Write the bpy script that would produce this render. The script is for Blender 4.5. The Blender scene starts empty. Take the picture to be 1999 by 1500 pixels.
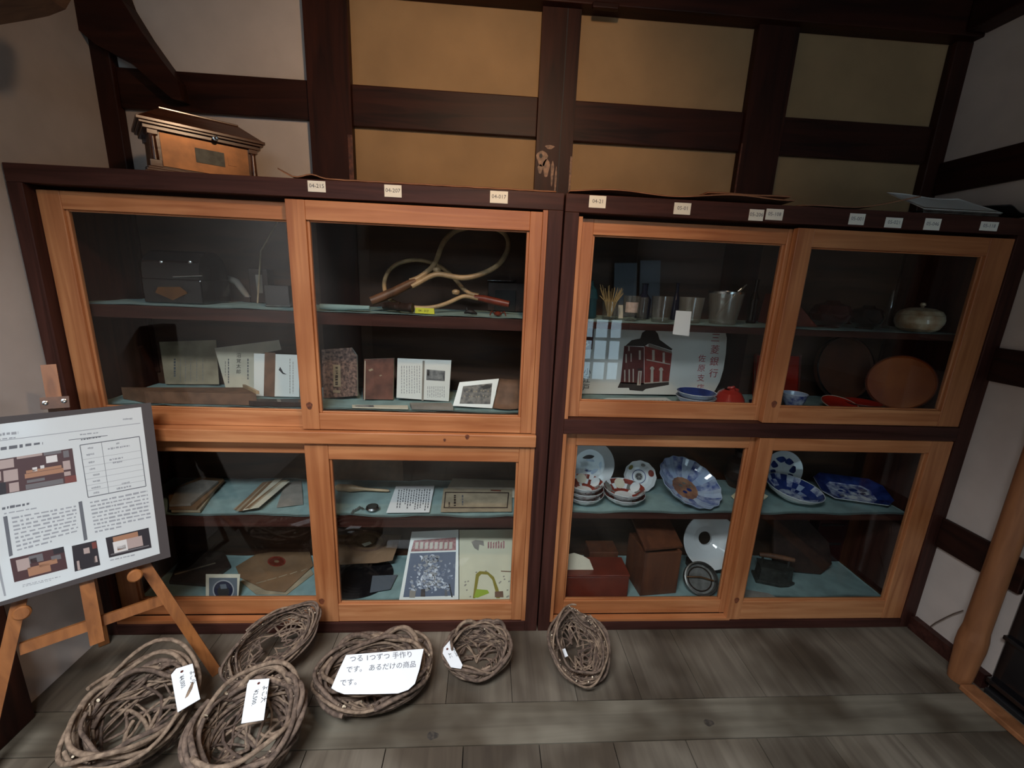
import bpy, math, random
from mathutils import Vector, Matrix
V3 = Vector
S = bpy.context.scene
COL = S.collection
# ------------------------------------------------------------------ camera
FPX = 833.75
CAM = V3((-0.2515, -1.5219, 1.4610))
YAW, PIT, ROL = math.radians(3.742), math.radians(13.668), math.radians(2.389)
_F = V3((math.sin(YAW)*math.cos(PIT), math.cos(YAW)*math.cos(PIT), -math.sin(PIT)))
_r = V3((math.cos(YAW), -math.sin(YAW), 0)); _u = _r.cross(_F)
_R = math.cos(ROL)*_r + math.sin(ROL)*_u
_U = -math.sin(ROL)*_r + math.cos(ROL)*_u
cam = bpy.data.cameras.new('camera'); cam.sensor_width = 36; cam.lens = FPX/1999*36
cam.clip_start = 0.02
co = bpy.data.objects.new('camera', cam); COL.objects.link(co)
co.matrix_world = Matrix(((_R.x, _U.x, -_F.x, CAM.x), (_R.y, _U.y, -_F.y, CAM.y), (_R.z, _U.z, -_F.z, CAM.z), (0, 0, 0, 1)))
S.camera = co

def ray(px, py):
    return (px-999.5)/FPX*_R - (py-749.5)/FPX*_U + _F
def on(px, py, ax, val):
    """survey helper: the point of a real plane (x, y or z = val) seen at a photo pixel"""
    d = ray(px, py); i = 'xyz'.index(ax)
    return CAM + d*((val-CAM[i])/d[i])
def hit(px, py, P, N):
    d = ray(px, py)
    return CAM + d*((V3(P)-CAM).dot(N)/d.dot(N))

# ------------------------------------------------------------------ materials
def lin(c):
    r = []
    for k in c[:3]:
        k /= 255
        r.append(k/12.92 if k <= .04045 else ((k+.055)/1.055)**2.4)
    return (*r, 1)
MATS = {}
def newmat(name):
    m = bpy.data.materials.new(name); m.use_nodes = True
    nt = m.node_tree; b = nt.nodes['Principled BSDF']
    MATS[name] = m
    return m, nt, b
def flat(name, c, rough=.6, metal=0, noise=0, nscale=30, bump=0, coat=0, c2=None, spec=.5):
    m, nt, b = newmat(name)
    b.inputs['Roughness'].default_value = rough; b.inputs['Metallic'].default_value = metal
    b.inputs['Coat Weight'].default_value = coat; b.inputs['Coat Roughness'].default_value = .08
    b.inputs['Specular IOR Level'].default_value = spec
    b.inputs['Base Color'].default_value = lin(c)
    if noise or bump or c2:
        tc = nt.nodes.new('ShaderNodeTexCoord'); n = nt.nodes.new('ShaderNodeTexNoise')
        n.inputs['Scale'].default_value = nscale; n.inputs['Detail'].default_value = 6
        nt.links.new(tc.outputs['Object'], n.inputs['Vector'])
        cr = nt.nodes.new('ShaderNodeValToRGB')
        lo = c2 or [k*(1-noise) for k in c]
        cr.color_ramp.elements[0].color = lin(lo); cr.color_ramp.elements[0].position = .35
        cr.color_ramp.elements[1].color = lin(c); cr.color_ramp.elements[1].position = .65
        nt.links.new(n.outputs['Fac'], cr.inputs['Fac']); nt.links.new(cr.outputs['Color'], b.inputs['Base Color'])
        if bump:
            bp = nt.nodes.new('ShaderNodeBump'); bp.inputs['Strength'].default_value = bump; bp.inputs['Distance'].default_value = .01
            nt.links.new(n.outputs['Fac'], bp.inputs['Height']); nt.links.new(bp.outputs['Normal'], b.inputs['Normal'])
    return m
def wood(name, c, c2, axis, rough=.45, across=38, along=2.2, bump=.12, coat=0, island=0, stain=None, spec=.5):
    m, nt, b = newmat(name); b.inputs['Specular IOR Level'].default_value = spec
    b.inputs['Roughness'].default_value = rough; b.inputs['Coat Weight'].default_value = coat
    b.inputs['Coat Roughness'].default_value = .15
    L = nt.links
    tc = nt.nodes.new('ShaderNodeTexCoord'); mp = nt.nodes.new('ShaderNodeMapping')
    sc = [across]*3; sc['xyz'.index(axis)] = along
    mp.inputs['Scale'].default_value = sc
    L.new(tc.outputs['Object'], mp.inputs['Vector'])
    vec = mp.outputs['Vector']
    if island:
        g = nt.nodes.new('ShaderNodeNewGeometry'); ad = nt.nodes.new('ShaderNodeVectorMath'); ad.operation = 'ADD'
        mu = nt.nodes.new('ShaderNodeMath'); mu.operation = 'MULTIPLY'; mu.inputs[1].default_value = 60
        L.new(g.outputs['Random Per Island'], mu.inputs[0]); L.new(vec, ad.inputs[0]); L.new(mu.outputs[0], ad.inputs[1])
        vec = ad.outputs['Vector']
    n = nt.nodes.new('ShaderNodeTexNoise'); n.inputs['Scale'].default_value = 1; n.inputs['Detail'].default_value = 5
    n.inputs['Distortion'].default_value = .9
    L.new(vec, n.inputs['Vector'])
    cr = nt.nodes.new('ShaderNodeValToRGB')
    cr.color_ramp.elements[0].color = lin(c2); cr.color_ramp.elements[0].position = .32
    cr.color_ramp.elements[1].color = lin(c); cr.color_ramp.elements[1].position = .66
    L.new(n.outputs['Fac'], cr.inputs['Fac'])
    out = cr.outputs['Color']
    if island:
        hs = nt.nodes.new('ShaderNodeHueSaturation'); mr = nt.nodes.new('ShaderNodeMapRange')
        mr.inputs['To Min'].default_value = 1-island; mr.inputs['To Max'].default_value = 1+island
        L.new(g.outputs['Random Per Island'], mr.inputs['Value']); L.new(mr.outputs['Result'], hs.inputs['Value'])
        L.new(out, hs.inputs['Color']); out = hs.outputs['Color']
    if stain:
        n2 = nt.nodes.new('ShaderNodeTexNoise'); n2.inputs['Scale'].default_value = stain[1]; n2.inputs['Detail'].default_value = 2.6
        L.new(tc.outputs['Object'], n2.inputs['Vector'])
        c3 = nt.nodes.new('ShaderNodeValToRGB'); c3.color_ramp.elements[0].position = .4; c3.color_ramp.elements[1].position = .62
        c3.color_ramp.elements[0].color = lin(stain[0]); c3.color_ramp.elements[1].color = (1, 1, 1, 1)
        L.new(n2.outputs['Fac'], c3.inputs['Fac'])
        mx = nt.nodes.new('ShaderNodeMix'); mx.data_type = 'RGBA'; mx.blend_type = 'MULTIPLY'; mx.inputs[0].default_value = 1
        L.new(out, mx.inputs[6]); L.new(c3.outputs['Color'], mx.inputs[7]); out = mx.outputs[2]
    L.new(out, b.inputs['Base Color'])
    bp = nt.nodes.new('ShaderNodeBump'); bp.inputs['Strength'].default_value = bump; bp.inputs['Distance'].default_value = .004
    L.new(n.outputs['Fac'], bp.inputs['Height']); L.new(bp.outputs['Normal'], b.inputs['Normal'])
    return m
def glassmat(name, tint=(1, 1, 1), ior=1.5, rough=.0, haze=0):
    m = bpy.data.materials.new(name); m.use_nodes = True; nt = m.node_tree; nt.nodes.clear(); MATS[name] = m
    o = nt.nodes.new('ShaderNodeOutputMaterial'); mx = nt.nodes.new('ShaderNodeMixShader')
    t = nt.nodes.new('ShaderNodeBsdfTransparent'); g = nt.nodes.new('ShaderNodeBsdfGlossy'); f = nt.nodes.new('ShaderNodeMath'); f.operation = 'MULTIPLY_ADD'
    t.inputs['Color'].default_value = (*tint, 1); g.inputs['Roughness'].default_value = rough
    f0 = ((ior-1)/(ior+1))**2                      # Schlick reflectance, the same from both sides of the pane
    lw = nt.nodes.new('ShaderNodeLayerWeight'); pw = nt.nodes.new('ShaderNodeMath'); pw.operation = 'POWER'; pw.inputs[1].default_value = 5
    nt.links.new(lw.outputs['Facing'], pw.inputs[0]); nt.links.new(pw.outputs[0], f.inputs[0])
    lw.inputs['Blend'].default_value = .5
    f.inputs[1].default_value = 1-f0; f.inputs[2].default_value = f0
    nt.links.new(f.outputs[0], mx.inputs[0]); nt.links.new(t.outputs[0], mx.inputs[1]); nt.links.new(g.outputs[0], mx.inputs[2])
    last = mx.outputs[0]
    if haze:
        df = nt.nodes.new('ShaderNodeBsdfTranslucent'); d2 = nt.nodes.new('ShaderNodeBsdfDiffuse'); ms = nt.nodes.new('ShaderNodeMixShader'); m2 = nt.nodes.new('ShaderNodeMixShader')
        df.inputs['Color'].default_value = d2.inputs['Color'].default_value = (.8, .78, .72, 1)
        nt.links.new(df.outputs[0], ms.inputs[1]); nt.links.new(d2.outputs[0], ms.inputs[2]); m2.inputs[0].default_value = haze
        nt.links.new(last, m2.inputs[1]); nt.links.new(ms.outputs[0], m2.inputs[2]); last = m2.outputs[0]
    nt.links.new(last, o.inputs['Surface'])
    return m

LWx = wood('light_wood_along', (196, 134, 88), (168, 104, 63), 'x', rough=.42, stain=((228, 214, 200), 2.2))
LWz = wood('light_wood_upright', (190, 128, 83), (160, 98, 59), 'z', rough=.42, stain=((228, 214, 200), 2.2))
DWx = wood('dark_cabinet_wood_along', (72, 41, 34), (48, 25, 20), 'x', rough=.45, spec=.22)
DWz = wood('dark_cabinet_wood_upright', (72, 41, 34), (48, 25, 20), 'z', rough=.45, spec=.22)
BMx = wood('dark_beam_wood_along', (58, 28, 18), (30, 13, 8), 'x', rough=.5, across=22, spec=.22)
BMz = wood('dark_beam_wood_upright', (58, 28, 18), (30, 13, 8), 'z', rough=.5, across=22, spec=.22)
BMy = wood('dark_beam_wood_deep', (54, 27, 18), (30, 14, 9), 'y', rough=.5, across=22, spec=.22)
INW = wood('cabinet_inside_wood', (88, 58, 40), (60, 38, 26), 'x', rough=.6, across=16)
FLy = wood('floor_board_deep', (122, 111, 96), (100, 89, 76), 'y', rough=.62, across=26, along=2, island=.14, stain=((168, 158, 148), 3.1))
FLx = wood('floor_board_wide', (126, 117, 101), (105, 96, 82), 'x', rough=.62, across=24, along=1.6, island=.05, stain=((170, 160, 150), 3.4))
PEG = wood('easel_wood', (158, 98, 52), (122, 72, 36), 'z', rough=.4, across=30)
LOG = wood('log_post_wood', (160, 104, 66), (128, 80, 48), 'z', rough=.5, across=24)
PLW = flat('white_plaster', (200, 187, 177), .9, noise=.04, nscale=9, bump=.05)
PLO = flat('ochre_plaster', (160, 130, 94), .92, noise=.09, nscale=5, bump=.12)
TEAL = flat('teal_cloth', (142, 168, 166), .95, noise=.12, nscale=14, bump=.15)
GLASS = glassmat('window_glass', (.94, .955, .95), 1.44)
CUPGL = glassmat('clear_drinking_glass', (.93, .93, .92), 1.6, .03, .04)
FROST = glassmat('cloudy_glass', (.9, .89, .86), 1.6, .12, .11)
KNOT = flat('dark_wood_knot', (128, 70, 44), .5, noise=.4, nscale=120)
PAPER = flat('white_paper', (236, 236, 236), .7)
CREAM = flat('cream_paper', (214, 204, 182), .8, noise=.08, nscale=12)
OLDP = flat('aged_paper', (176, 158, 130), .85, noise=.18, nscale=14)
GREYP = flat('grey_paper', (150, 142, 132), .85, noise=.12, nscale=18)
LBLW = flat('label_paper', (232, 228, 214), .7)
INK = flat('pencil_ink', (92, 92, 98), .8)
INKD = flat('black_ink', (34, 32, 36), .7)
TXTG = flat('grey_print', (150, 150, 152), .8)
TXTD = flat('dark_print', (98, 98, 102), .8)
CARD = flat('cardboard', (150, 104, 76), .9, noise=.12, nscale=20)
MOUNT = flat('dark_mount_board', (66, 57, 55), .7)
VINE = flat('vine_bark', (124, 102, 86), .85, c2=(76, 60, 50), nscale=60, bump=.3)
VINE2 = flat('pale_vine_bark', (150, 126, 104), .85, c2=(104, 84, 68), nscale=60, bump=.3)
WORN_GLINT = flat('worn_and_glint_wood', (150, 112, 84), .5, noise=.35, nscale=70)  # worn patch of the centre post, and the highlight painted on its edge
GLINT = flat('edge_glint_wood', (112, 66, 46), .4, noise=.4, nscale=50)  # painted highlight for post edges
VINE3 = flat('dark_vine_bark', (104, 82, 68), .85, c2=(62, 48, 40), nscale=60, bump=.3)
VCUT = flat('cut_vine_end', (226, 206, 176), .8)
BLACKL = flat('black_lacquer', (20, 18, 20), .18, coat=.6)
BLACKM = flat('black_matt', (30, 27, 27), .6)
DARKBR = flat('dark_brown_leather', (58, 40, 33), .5, noise=.3, nscale=30, bump=.2)
BROWN = flat('brown_cover', (122, 88, 66), .7, noise=.2, nscale=25)
BROWNR = flat('red_brown_cover', (120, 76, 62), .7, noise=.25, nscale=25)
MAROON = flat('maroon_speckle', (150, 118, 104), .6, c2=(56, 40, 38), nscale=95)
BRASS = flat('aged_brass', (168, 118, 66), .34, metal=1, noise=.3, nscale=14)
BRASSP = flat('dull_brass_plate', (120, 82, 50), .36, metal=.6, noise=.2, nscale=20)
STEEL = flat('polished_metal', (200, 200, 200), .22, metal=1)
GUNM = flat('grey_metal', (120, 118, 114), .4, metal=.8, noise=.25, nscale=40)
IRON = flat('dull_iron', (74, 76, 72), .5, metal=.5, noise=.3, nscale=30)
REDL = flat('red_lacquer', (168, 38, 24), .25, coat=.5)
REDB = flat('red_brown_lacquer', (112, 46, 32), .4, coat=.2, noise=.15, nscale=14)
REDB2 = wood('red_brown_box_wood', (104, 60, 38), (78, 42, 28), 'z', rough=.5, across=20)
ORANG = flat('orange_lacquer', (190, 104, 34), .55, coat=.08, c2=(140, 60, 24), nscale=4, spec=.3)
BRNLQ = flat('brown_lacquer', (112, 64, 40), .45, coat=.15, c2=(66, 38, 28), nscale=5)
DKLQ = flat('dark_wine_lacquer', (58, 26, 26), .2, coat=.6)
PORC = flat('white_porcelain', (226, 228, 228), .12, coat=.4)
PORCB = flat('pale_blue_porcelain', (188, 200, 216), .12, coat=.4, c2=(150, 168, 200), nscale=8)
BLUE = flat('cobalt_glaze', (46, 66, 132), .14, coat=.4, c2=(30, 42, 96), nscale=30)
BLUEM = flat('mottled_blue_glaze', (176, 186, 206), .14, coat=.4, c2=(70, 86, 148), nscale=34)
BLUEP = flat('blue_transfer_print', (196, 204, 218), .14, coat=.4, c2=(44, 60, 128), nscale=40)
RUST = flat('rust_glaze', (150, 60, 46), .2, coat=.3, noise=.3, nscale=40)
TERRA = flat('terracotta_glaze', (176, 128, 98), .3, coat=.2, c2=(120, 84, 72), nscale=22)
GREYGL = flat('grey_glaze', (142, 140, 134), .2, coat=.3, noise=.3, nscale=50)
SHELLC = flat('cream_shell', (226, 212, 176), .5)
CRACK = flat('crackle_cream_glaze', (206, 192, 164), .3, c2=(150, 112, 76), nscale=18, coat=.3)
TEALB = flat('teal_bottle_glaze', (40, 74, 86), .2, coat=.4)
NAVY = flat('navy_glass', (34, 38, 58), .15, coat=.3)
SLATE = flat('slate_card', (92, 98, 106), .8)
STRAW = flat('dried_straw', (176, 152, 106), .9)
YELL = flat('yellow_label', (206, 204, 62), .7)
OLIVE = flat('olive_print', (134, 122, 48), .8)
LIME = flat('lime_print', (146, 166, 52), .8)
PINK = flat('pink_print', (186, 134, 132), .8, noise=.25, nscale=120)
SNOWB = flat('snowy_tree_photo', (214, 218, 226), .5, c2=(82, 92, 116), nscale=34)
SKYB = flat('slate_sky_print', (84, 92, 112), .5)
BRICK = flat('brick_print', (150, 62, 54), .7, noise=.15, nscale=60)
BRICKD = flat('shaded_brick_print', (96, 46, 44), .7)
ROOFP = flat('roof_print', (62, 54, 52), .7, noise=.2, nscale=60)
STONEP = flat('stone_print', (196, 186, 172), .7)
REDTX = flat('red_ink', (172, 44, 52), .8)
MAGW = flat('glossy_page', (228, 228, 222), .35)
MAGY = flat('yellowed_page', (206, 200, 172), .5, noise=.06, nscale=8)
PHOTO = flat('group_photo_print', (120, 112, 102), .5, c2=(48, 44, 42), nscale=60)
PHOTG = flat('grey_photo_print', (150, 150, 148), .6, c2=(88, 88, 90), nscale=40)
SLEEVE = flat('record_sleeve', (140, 106, 76), .75, noise=.16, nscale=9)
VINYL = flat('black_record', (24, 22, 24), .28)
RACKW = flat('racket_ash_wood', (196, 162, 122), .4, noise=.25, nscale=20)
RACKH = flat('racket_handle_wood', (122, 82, 58), .5, noise=.3, nscale=20)
RACKR = flat('red_racket_handle', (128, 54, 38), .4, noise=.2, nscale=20)
CABLE = flat('grey_cable', (90, 74, 62), .6)
SILV = flat('silver_plate', (190, 192, 196), .25, metal=.9)
SPH = {k: flat(k, c, .5) for k, c in {
    'board_photo_dark': (72, 44, 44), 'board_photo_black': (40, 32, 36), 'board_photo_pale': (168, 146, 138), 'board_photo_tan': (158, 112, 84),
    'board_photo_grey': (104, 98, 98), 'board_photo_white': (208, 200, 194), 'board_photo_red': (112, 56, 48)}.items()}
PLAST = flat('laminated_sheet', (204, 204, 201), .3, coat=.5, bump=.06, nscale=5)

# ------------------------------------------------------------------ mesh builder
WM = {}
class MB:
    def __init__(s): s.v = []; s.f = []; s.mi = []; s.sm = []; s.mats = []
    def idx(s, m):
        if m not in s.mats: s.mats.append(m)
        return s.mats.index(m)
    def add(s, vs, fs, m, smooth=False, M=None):
        b = len(s.v); i = s.idx(m)
        s.v += [(M @ V3(p)) if M else V3(p) for p in vs]
        s.f += [tuple(b+k for k in f) for f in fs]; s.mi += [i]*len(fs); s.sm += [smooth]*len(fs)
        return s
    def box(s, x0, x1, y0, y1, z0, z1, m, M=None):
        vs = [(x, y, z) for x in (x0, x1) for y in (y0, y1) for z in (z0, z1)]
        return s.add(vs, [(0, 1, 3, 2), (4, 6, 7, 5), (0, 4, 5, 1), (2, 3, 7, 6), (0, 2, 6, 4), (1, 5, 7, 3)], m, False, M)
    def tube(s, pts, r, m, n=6, closed=False, caps=True, capmat=None):
        pts = [V3(p) for p in pts]; N = len(pts)
        if not isinstance(r, (list, tuple)): r = [r]*N
        vs = []; prev = None
        for i, p in enumerate(pts):
            if closed: t = pts[(i+1) % N]-pts[i-1]
            else: t = pts[min(i+1, N-1)]-pts[max(i-1, 0)]
            if t.length < 1e-9: t = V3((0, 0, 1))
            t.normalize()
            if prev is None:
                a = V3((0, 0, 1)) if abs(t.z) < .9 else V3((1, 0, 0))
                a = (a - t*a.dot(t)).normalized()
            else:
                a = prev - t*prev.dot(t)
                a = a.normalized() if a.length > 1e-6 else t.orthogonal().normalized()
            prev = a; b = t.cross(a)
            for k in range(n):
                q = 2*math.pi*k/n
                vs.append(p + (a*math.cos(q)+b*math.sin(q))*r[i])
        fs = []
        for i in range(N if closed else N-1):
            j = (i+1) % N
            for k in range(n):
                fs.append((i*n+k, i*n+(k+1) % n, j*n+(k+1) % n, j*n+k))
        s.add(vs, fs, m, True)
        if caps and not closed:
            s.add([vs[k] for k in range(n)][::-1], [tuple(range(n))], capmat or m)
            s.add([vs[(N-1)*n+k] for k in range(n)], [tuple(range(n))], capmat or m)
        return s
    def lathe(s, prof, m, M=None, n=32, rip=0, rn=12, mf=None):
        """profile of (radius, height[, material]); rip scallops the radius"""
        vs = []
        for (r, z, *_) in prof:
            for k in range(n):
                q = 2*math.pi*k/n; rr = r*(1+rip*math.cos(rn*q)) if rip else r
                vs.append((rr*math.cos(q), rr*math.sin(q), z))
        for i in range(len(prof)-1):
            mm = prof[i][2] if len(prof[i]) > 2 else m
            fs = []
            for k in range(n):
                fs.append((i*n+k, i*n+(k+1) % n, (i+1)*n+(k+1) % n, (i+1)*n+k))
            if mf:
                for k, f in enumerate(fs): s.add([vs[q] for q in f], [(0, 1, 2, 3)], mf(i, k, n) or mm, True, M)
            else:
                used = sorted({q for f in fs for q in f}); mp = {q: a for a, q in enumerate(used)}
                s.add([vs[q] for q in used], [tuple(mp[q] for q in f) for f in fs], mm, True, M)
        return s
    def poly(s, pts, m): return s.add(pts, [tuple(range(len(pts)))], m)
    def slab(s, pts, d, m, edge=None):
        """polygon pts pulled along vector d into a solid"""
        n = len(pts); pts = [V3(p) for p in pts]; d = V3(d)
        s.add(pts+[p+d for p in pts], [tuple(range(n))[::-1], tuple(range(n, 2*n))], m)
        s.add(pts+[p+d for p in pts], [(i, (i+1) % n, n+(i+1) % n, n+i) for i in range(n)], edge or m)
        return s
    def sheet(s, O, U, W, nu, nw, m, fn=None, th=.001):
        """thin solid sheet spanned by U and W with bulge fn(a,b)->offset vector"""
        O, U, W = V3(O), V3(U), V3(W); N = U.cross(W).normalized()
        top = []; bot = []
        for j in range(nw+1):
            for i in range(nu+1):
                a, b = i/nu, j/nw
                p = O+U*a+W*b + (V3(fn(a, b)) if fn else V3((0, 0, 0)))
                top.append(p+N*th); bot.append(p)
        n = len(top); q = nu+1
        ft = [(j*q+i, j*q+i+1, (j+1)*q+i+1, (j+1)*q+i) for j in range(nw) for i in range(nu)]
        fb = [tuple(n+k for k in f[::-1]) for f in ft]
        ed = [j*q for j in range(nw+1)]; e2 = [j*q+nu for j in range(nw+1)]
        bd = list(range(nu+1)) + [j*q+nu for j in range(1, nw+1)] + [nw*q+i for i in range(nu-1, -1, -1)] + [j*q for j in range(nw-1, 0, -1)]
        fe = [(bd[k], n+bd[k], n+bd[(k+1) % len(bd)], bd[(k+1) % len(bd)])[::-1] for k in range(len(bd))]
        return s.add(top+bot, ft+fb+fe, m, True)
    def text(s, body, O, U, W, size, m, align='c', jit=0, rnd=None, lift=.0006):
        """writing laid on the plane (O;U,W)"""
        U = V3(U).normalized(); W = V3(W).normalized(); N = U.cross(W)
        vs, fs = glyphs(body)
        if not vs: return s
        x0 = min(p[0] for p in vs); x1 = max(p[0] for p in vs); off = (x0+x1)/2 if align == 'c' else x0
        a = rnd.uniform(-jit, jit) if rnd else 0
        return s.add([V3(O)+U*((p[0]-off)+p[1]*a)*size+W*p[1]*size+N*lift for p in vs], fs, m)
    def build(s, name, parent=None, bevel=0, origin=None):
        me = bpy.data.meshes.new(name); ob = bpy.data.objects.new(name, me)
        Wp = WM[parent.name] if parent else Matrix.Identity(4)
        if parent is None:
            if origin is None:
                xs = [p.x for p in s.v]; ys = [p.y for p in s.v]; zs = [p.z for p in s.v]
                origin = ((min(xs)+max(xs))/2, (min(ys)+max(ys))/2, min(zs))
            Wp = Matrix.Translation(origin); ob.location = origin
        WM[ob.name] = Wp
        inv = Wp.inverted()
        me.from_pydata([inv @ p for p in s.v], [], s.f)
        for m in s.mats: me.materials.append(m)
        me.polygons.foreach_set('material_index', s.mi); me.polygons.foreach_set('use_smooth', s.sm)
        me.update()
        if parent: ob.parent = parent
        COL.objects.link(ob)
        if bevel:
            bm = ob.modifiers.new('edge', 'BEVEL'); bm.width = bevel; bm.segments = 2; bm.limit_method = 'ANGLE'
        return ob
_G = {}
def glyphs(body):
    if body not in _G:
        c = bpy.data.curves.new('t', 'FONT'); c.body = body; c.resolution_u = 2
        o = bpy.data.objects.new('t', c); COL.objects.link(o)
        dg = bpy.context.evaluated_depsgraph_get(); dg.update()
        me = bpy.data.meshes.new_from_object(o.evaluated_get(dg))
        _G[body] = ([tuple(v.co) for v in me.vertices], [tuple(p.vertices) for p in me.polygons])
        bpy.data.meshes.remove(me); bpy.data.objects.remove(o); bpy.data.curves.remove(c)
    return _G[body]
def tag(o, label, cat, group=None):
    o['label'] = label; o['category'] = cat
    if group: o['group'] = group
    return o
def thing(name, label, cat, loc, group=None, rz=0):
    o = bpy.data.objects.new(name, None); o.empty_display_size = .05; COL.objects.link(o)
    o.location = loc; o.rotation_euler = (0, 0, rz)
    WM[o.name] = Matrix.Translation(loc) @ Matrix.Rotation(rz, 4, 'Z')
    return tag(o, label, cat, group)
def settle(B, z):
    """lower or raise a thing so that its lowest point rests at height z"""
    W0 = WM[B.name]; lo = min((W0 @ v.co).z for c in B.children for v in c.data.vertices)
    T = Matrix.Translation((0, 0, z+.0008-lo)); WM[B.name] = T @ W0; B.location.z += z+.0008-lo
def struct(mb, name, bevel=0):
    o = mb.build(name, None, bevel); o['kind'] = 'structure'; return o
def at(x, y, z, rz=0, rx=0, ry=0):
    return Matrix.Translation((x, y, z)) @ Matrix.Rotation(rz, 4, 'Z') @ Matrix.Rotation(rx, 4, 'X') @ Matrix.Rotation(ry, 4, 'Y')
R = math.radians
rnd = random.Random(7)

# ================================================================== THE ROOM
D = .45                                   # plane of the back wall
XL, XR, YB, ZC = -1.76, 1.722, -4.2, 2.78
fl = MB()
x = -2.012
seams = []
while x < 2.2:
    fl.box(x+.001, x+.235, -.315, .6, -.03, 0, FLy); x += .236
fl.box(-2.0, 2.2, -.457, -.318, -.03, -.0005, FLx)
x = -2.25
while x < 2.2:
    fl.box(x+.0015, x+.2435, -2.3, -.460, -.03, -.001, FLy)
    fl.box(x+.0015, x+.2435, YB-.2, -2.302, -.03, -.001, FLy); x += .245
fl.box(-2.3, 2.3, YB-.2, .6, -.06, -.031, BLACKM)
for kx, ky, kr in ((845, 1436, .013), (1384, 1411, .012)):
    p = on(kx, ky, 'z', .0002); fl.add([p+V3((kr*1.5*math.cos(t), kr*math.sin(t)*(1+.2*math.cos(3*t)), 0)) for t in [i*math.pi/8 for i in range(16)]], [tuple(range(16))], flat('floor_knot', (78, 68, 58), .7, noise=.4, nscale=90))
struct(fl, 'floor')
c = MB(); c.box(XL-.1, XR+.1, YB-.2, D+.1, ZC, ZC+.05, BMy)
struct(c, 'ceiling')
w = MB(); w.box(XL-.1, -.93, D, D+.08, 0, ZC, PLW); w.box(-.93, XR+.1, D, D+.08, 0, ZC, PLO); struct(w, 'wall_back')
w = MB(); w.box(XL-.1, XL, YB, D, 0, ZC, PLW); struct(w, 'wall_left')
w = MB(); w.box(XR, XR+.1, -.30, D, 0, ZC, PLW); w.box(XR, XR+.1, YB, -.30, 1.55, ZC, PLW)
w.box(2.2, 2.3, YB, -.2, 0, 1.55, PLW); w.box(XR+.1, 2.2, -.30, -.2, 0, 1.55, PLW); w.box(XR+.1, 2.2, YB, -.30, 1.5, 1.55, PLW); w.box(XR, 2.3, YB-.1, YB, 0, 1.55, PLW)
struct(w, 'wall_right')
# wall behind the viewer: high band of panes and a latticed garden door
w = MB()
HX0, HX1, HZ0, HZ1 = -1.3, 1.2, 2.12, 2.68
GX0, GX1, GZ0, GZ1 = .62, 1.66, .10, 1.02
w.box(XL, XR, YB-.1, YB, HZ1, ZC, BMx); w.box(XL, XR, YB-.1, YB, GZ1, HZ0, BMx)
w.box(XL, HX0, YB-.1, YB, HZ0, HZ1, BMx); w.box(HX1, XR, YB-.1, YB, HZ0, HZ1, BMx)
w.box(XL, GX0, YB-.1, YB, 0, GZ1, BMx); w.box(GX1, XR, YB-.1, YB, 0, GZ1, BMx); w.box(GX0, GX1, YB-.1, YB, 0, GZ0, BMx)
struct(w, 'wall_front')
def window(name, x0, x1, z0, z1, nx, nz):
    m = MB(); y = YB-.06; t = .035
    m.box(x0, x1, y, y+.05, z0, z0+t, BMx); m.box(x0, x1, y, y+.05, z1-t, z1, BMx)
    m.box(x0, x0+t, y, y+.05, z0+t, z1-t, BMz); m.box(x1-t, x1, y, y+.05, z0+t, z1-t, BMz)
    for i in range(1, nx): a = x0+(x1-x0)*i/nx; m.box(a-.02, a+.02, y+.01, y+.04, z0+t, z1-t, BMz)
    for i in range(1, nz): a = z0+(z1-z0)*i/nz; m.box(x0+t, x1-t, y+.012, y+.038, a-.022, a+.022, BMx)
    m.box(x0+t, x1-t, y+.02, y+.026, z0+t, z1-t, GLASS)
    return struct(m, name)
window('window_1', HX0, HX1, HZ0, HZ1, 6, 2)
window('window_2', GX0, GX1, GZ0, GZ1, 5, 3)

# timber posts and rails on the back wall
k = 0
def trim(mb, bevel=.004):
    global k; k += 1
    return struct(mb, 'trim_%d' % k, bevel)
PF = .035
for x0, x1 in ((XL, -1.69), (-.972, -.808), (-.066, .086), (.803, .972), (1.648, XR)):
    m = MB().box(x0, x1, D-PF-.004, D, 1.0, 2.49, BMz)
    yf = D-PF-.0045
    if x0 == -.066:                                  # split down the post and its worn patch
        m.box(.030, .034, yf-.0006, yf, 1.75, 2.49, BLACKM)
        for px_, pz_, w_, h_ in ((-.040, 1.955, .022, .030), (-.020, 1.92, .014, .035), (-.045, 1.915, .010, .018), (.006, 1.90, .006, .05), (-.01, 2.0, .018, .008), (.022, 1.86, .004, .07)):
            m.add([(px_+w_*math.cos(t)*(1+.25*math.sin(3*t)), yf-.0008, pz_+h_*math.sin(t)) for t in [i*math.pi/8 for i in range(16)]], [tuple(range(16))], WORN_GLINT)
        m.add([(-.045+.007*math.cos(t), yf-.0012, 1.965+.009*math.sin(t)) for t in [i*math.pi/5 for i in range(10)]], [tuple(range(10))], BLACKM)
        m.box(.078, .087, yf-.0006, yf, 1.80, 1.97, WORN_GLINT)  # light caught on the right edge, painted as a pale strip
    if x0 == -.972: m.box(-.826, -.808, yf-.0006, yf, 1.75, 2.0, GLINT)  # painted highlight along the chamfered right edge
    if x0 == .803: m.box(.8, .807, yf-.0006, yf, 1.75, 2.06, GLINT)  # same painted highlight, on the left edge
    trim(m)
for x0, x1, a, b in ((-1.69, -.972, 2.05, 2.19), (-.808, -.066, 2.038, 2.187), (.086, .803, 2.033, 2.184), (.972, 1.648, 2.03, 2.177)):
    trim(MB().box(x0, x1, D-.022, D, a, b, BMx))
trim(MB().box(XL, XR, D-.075, D, 2.49, ZC, BMx))                                   # head beam
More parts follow.
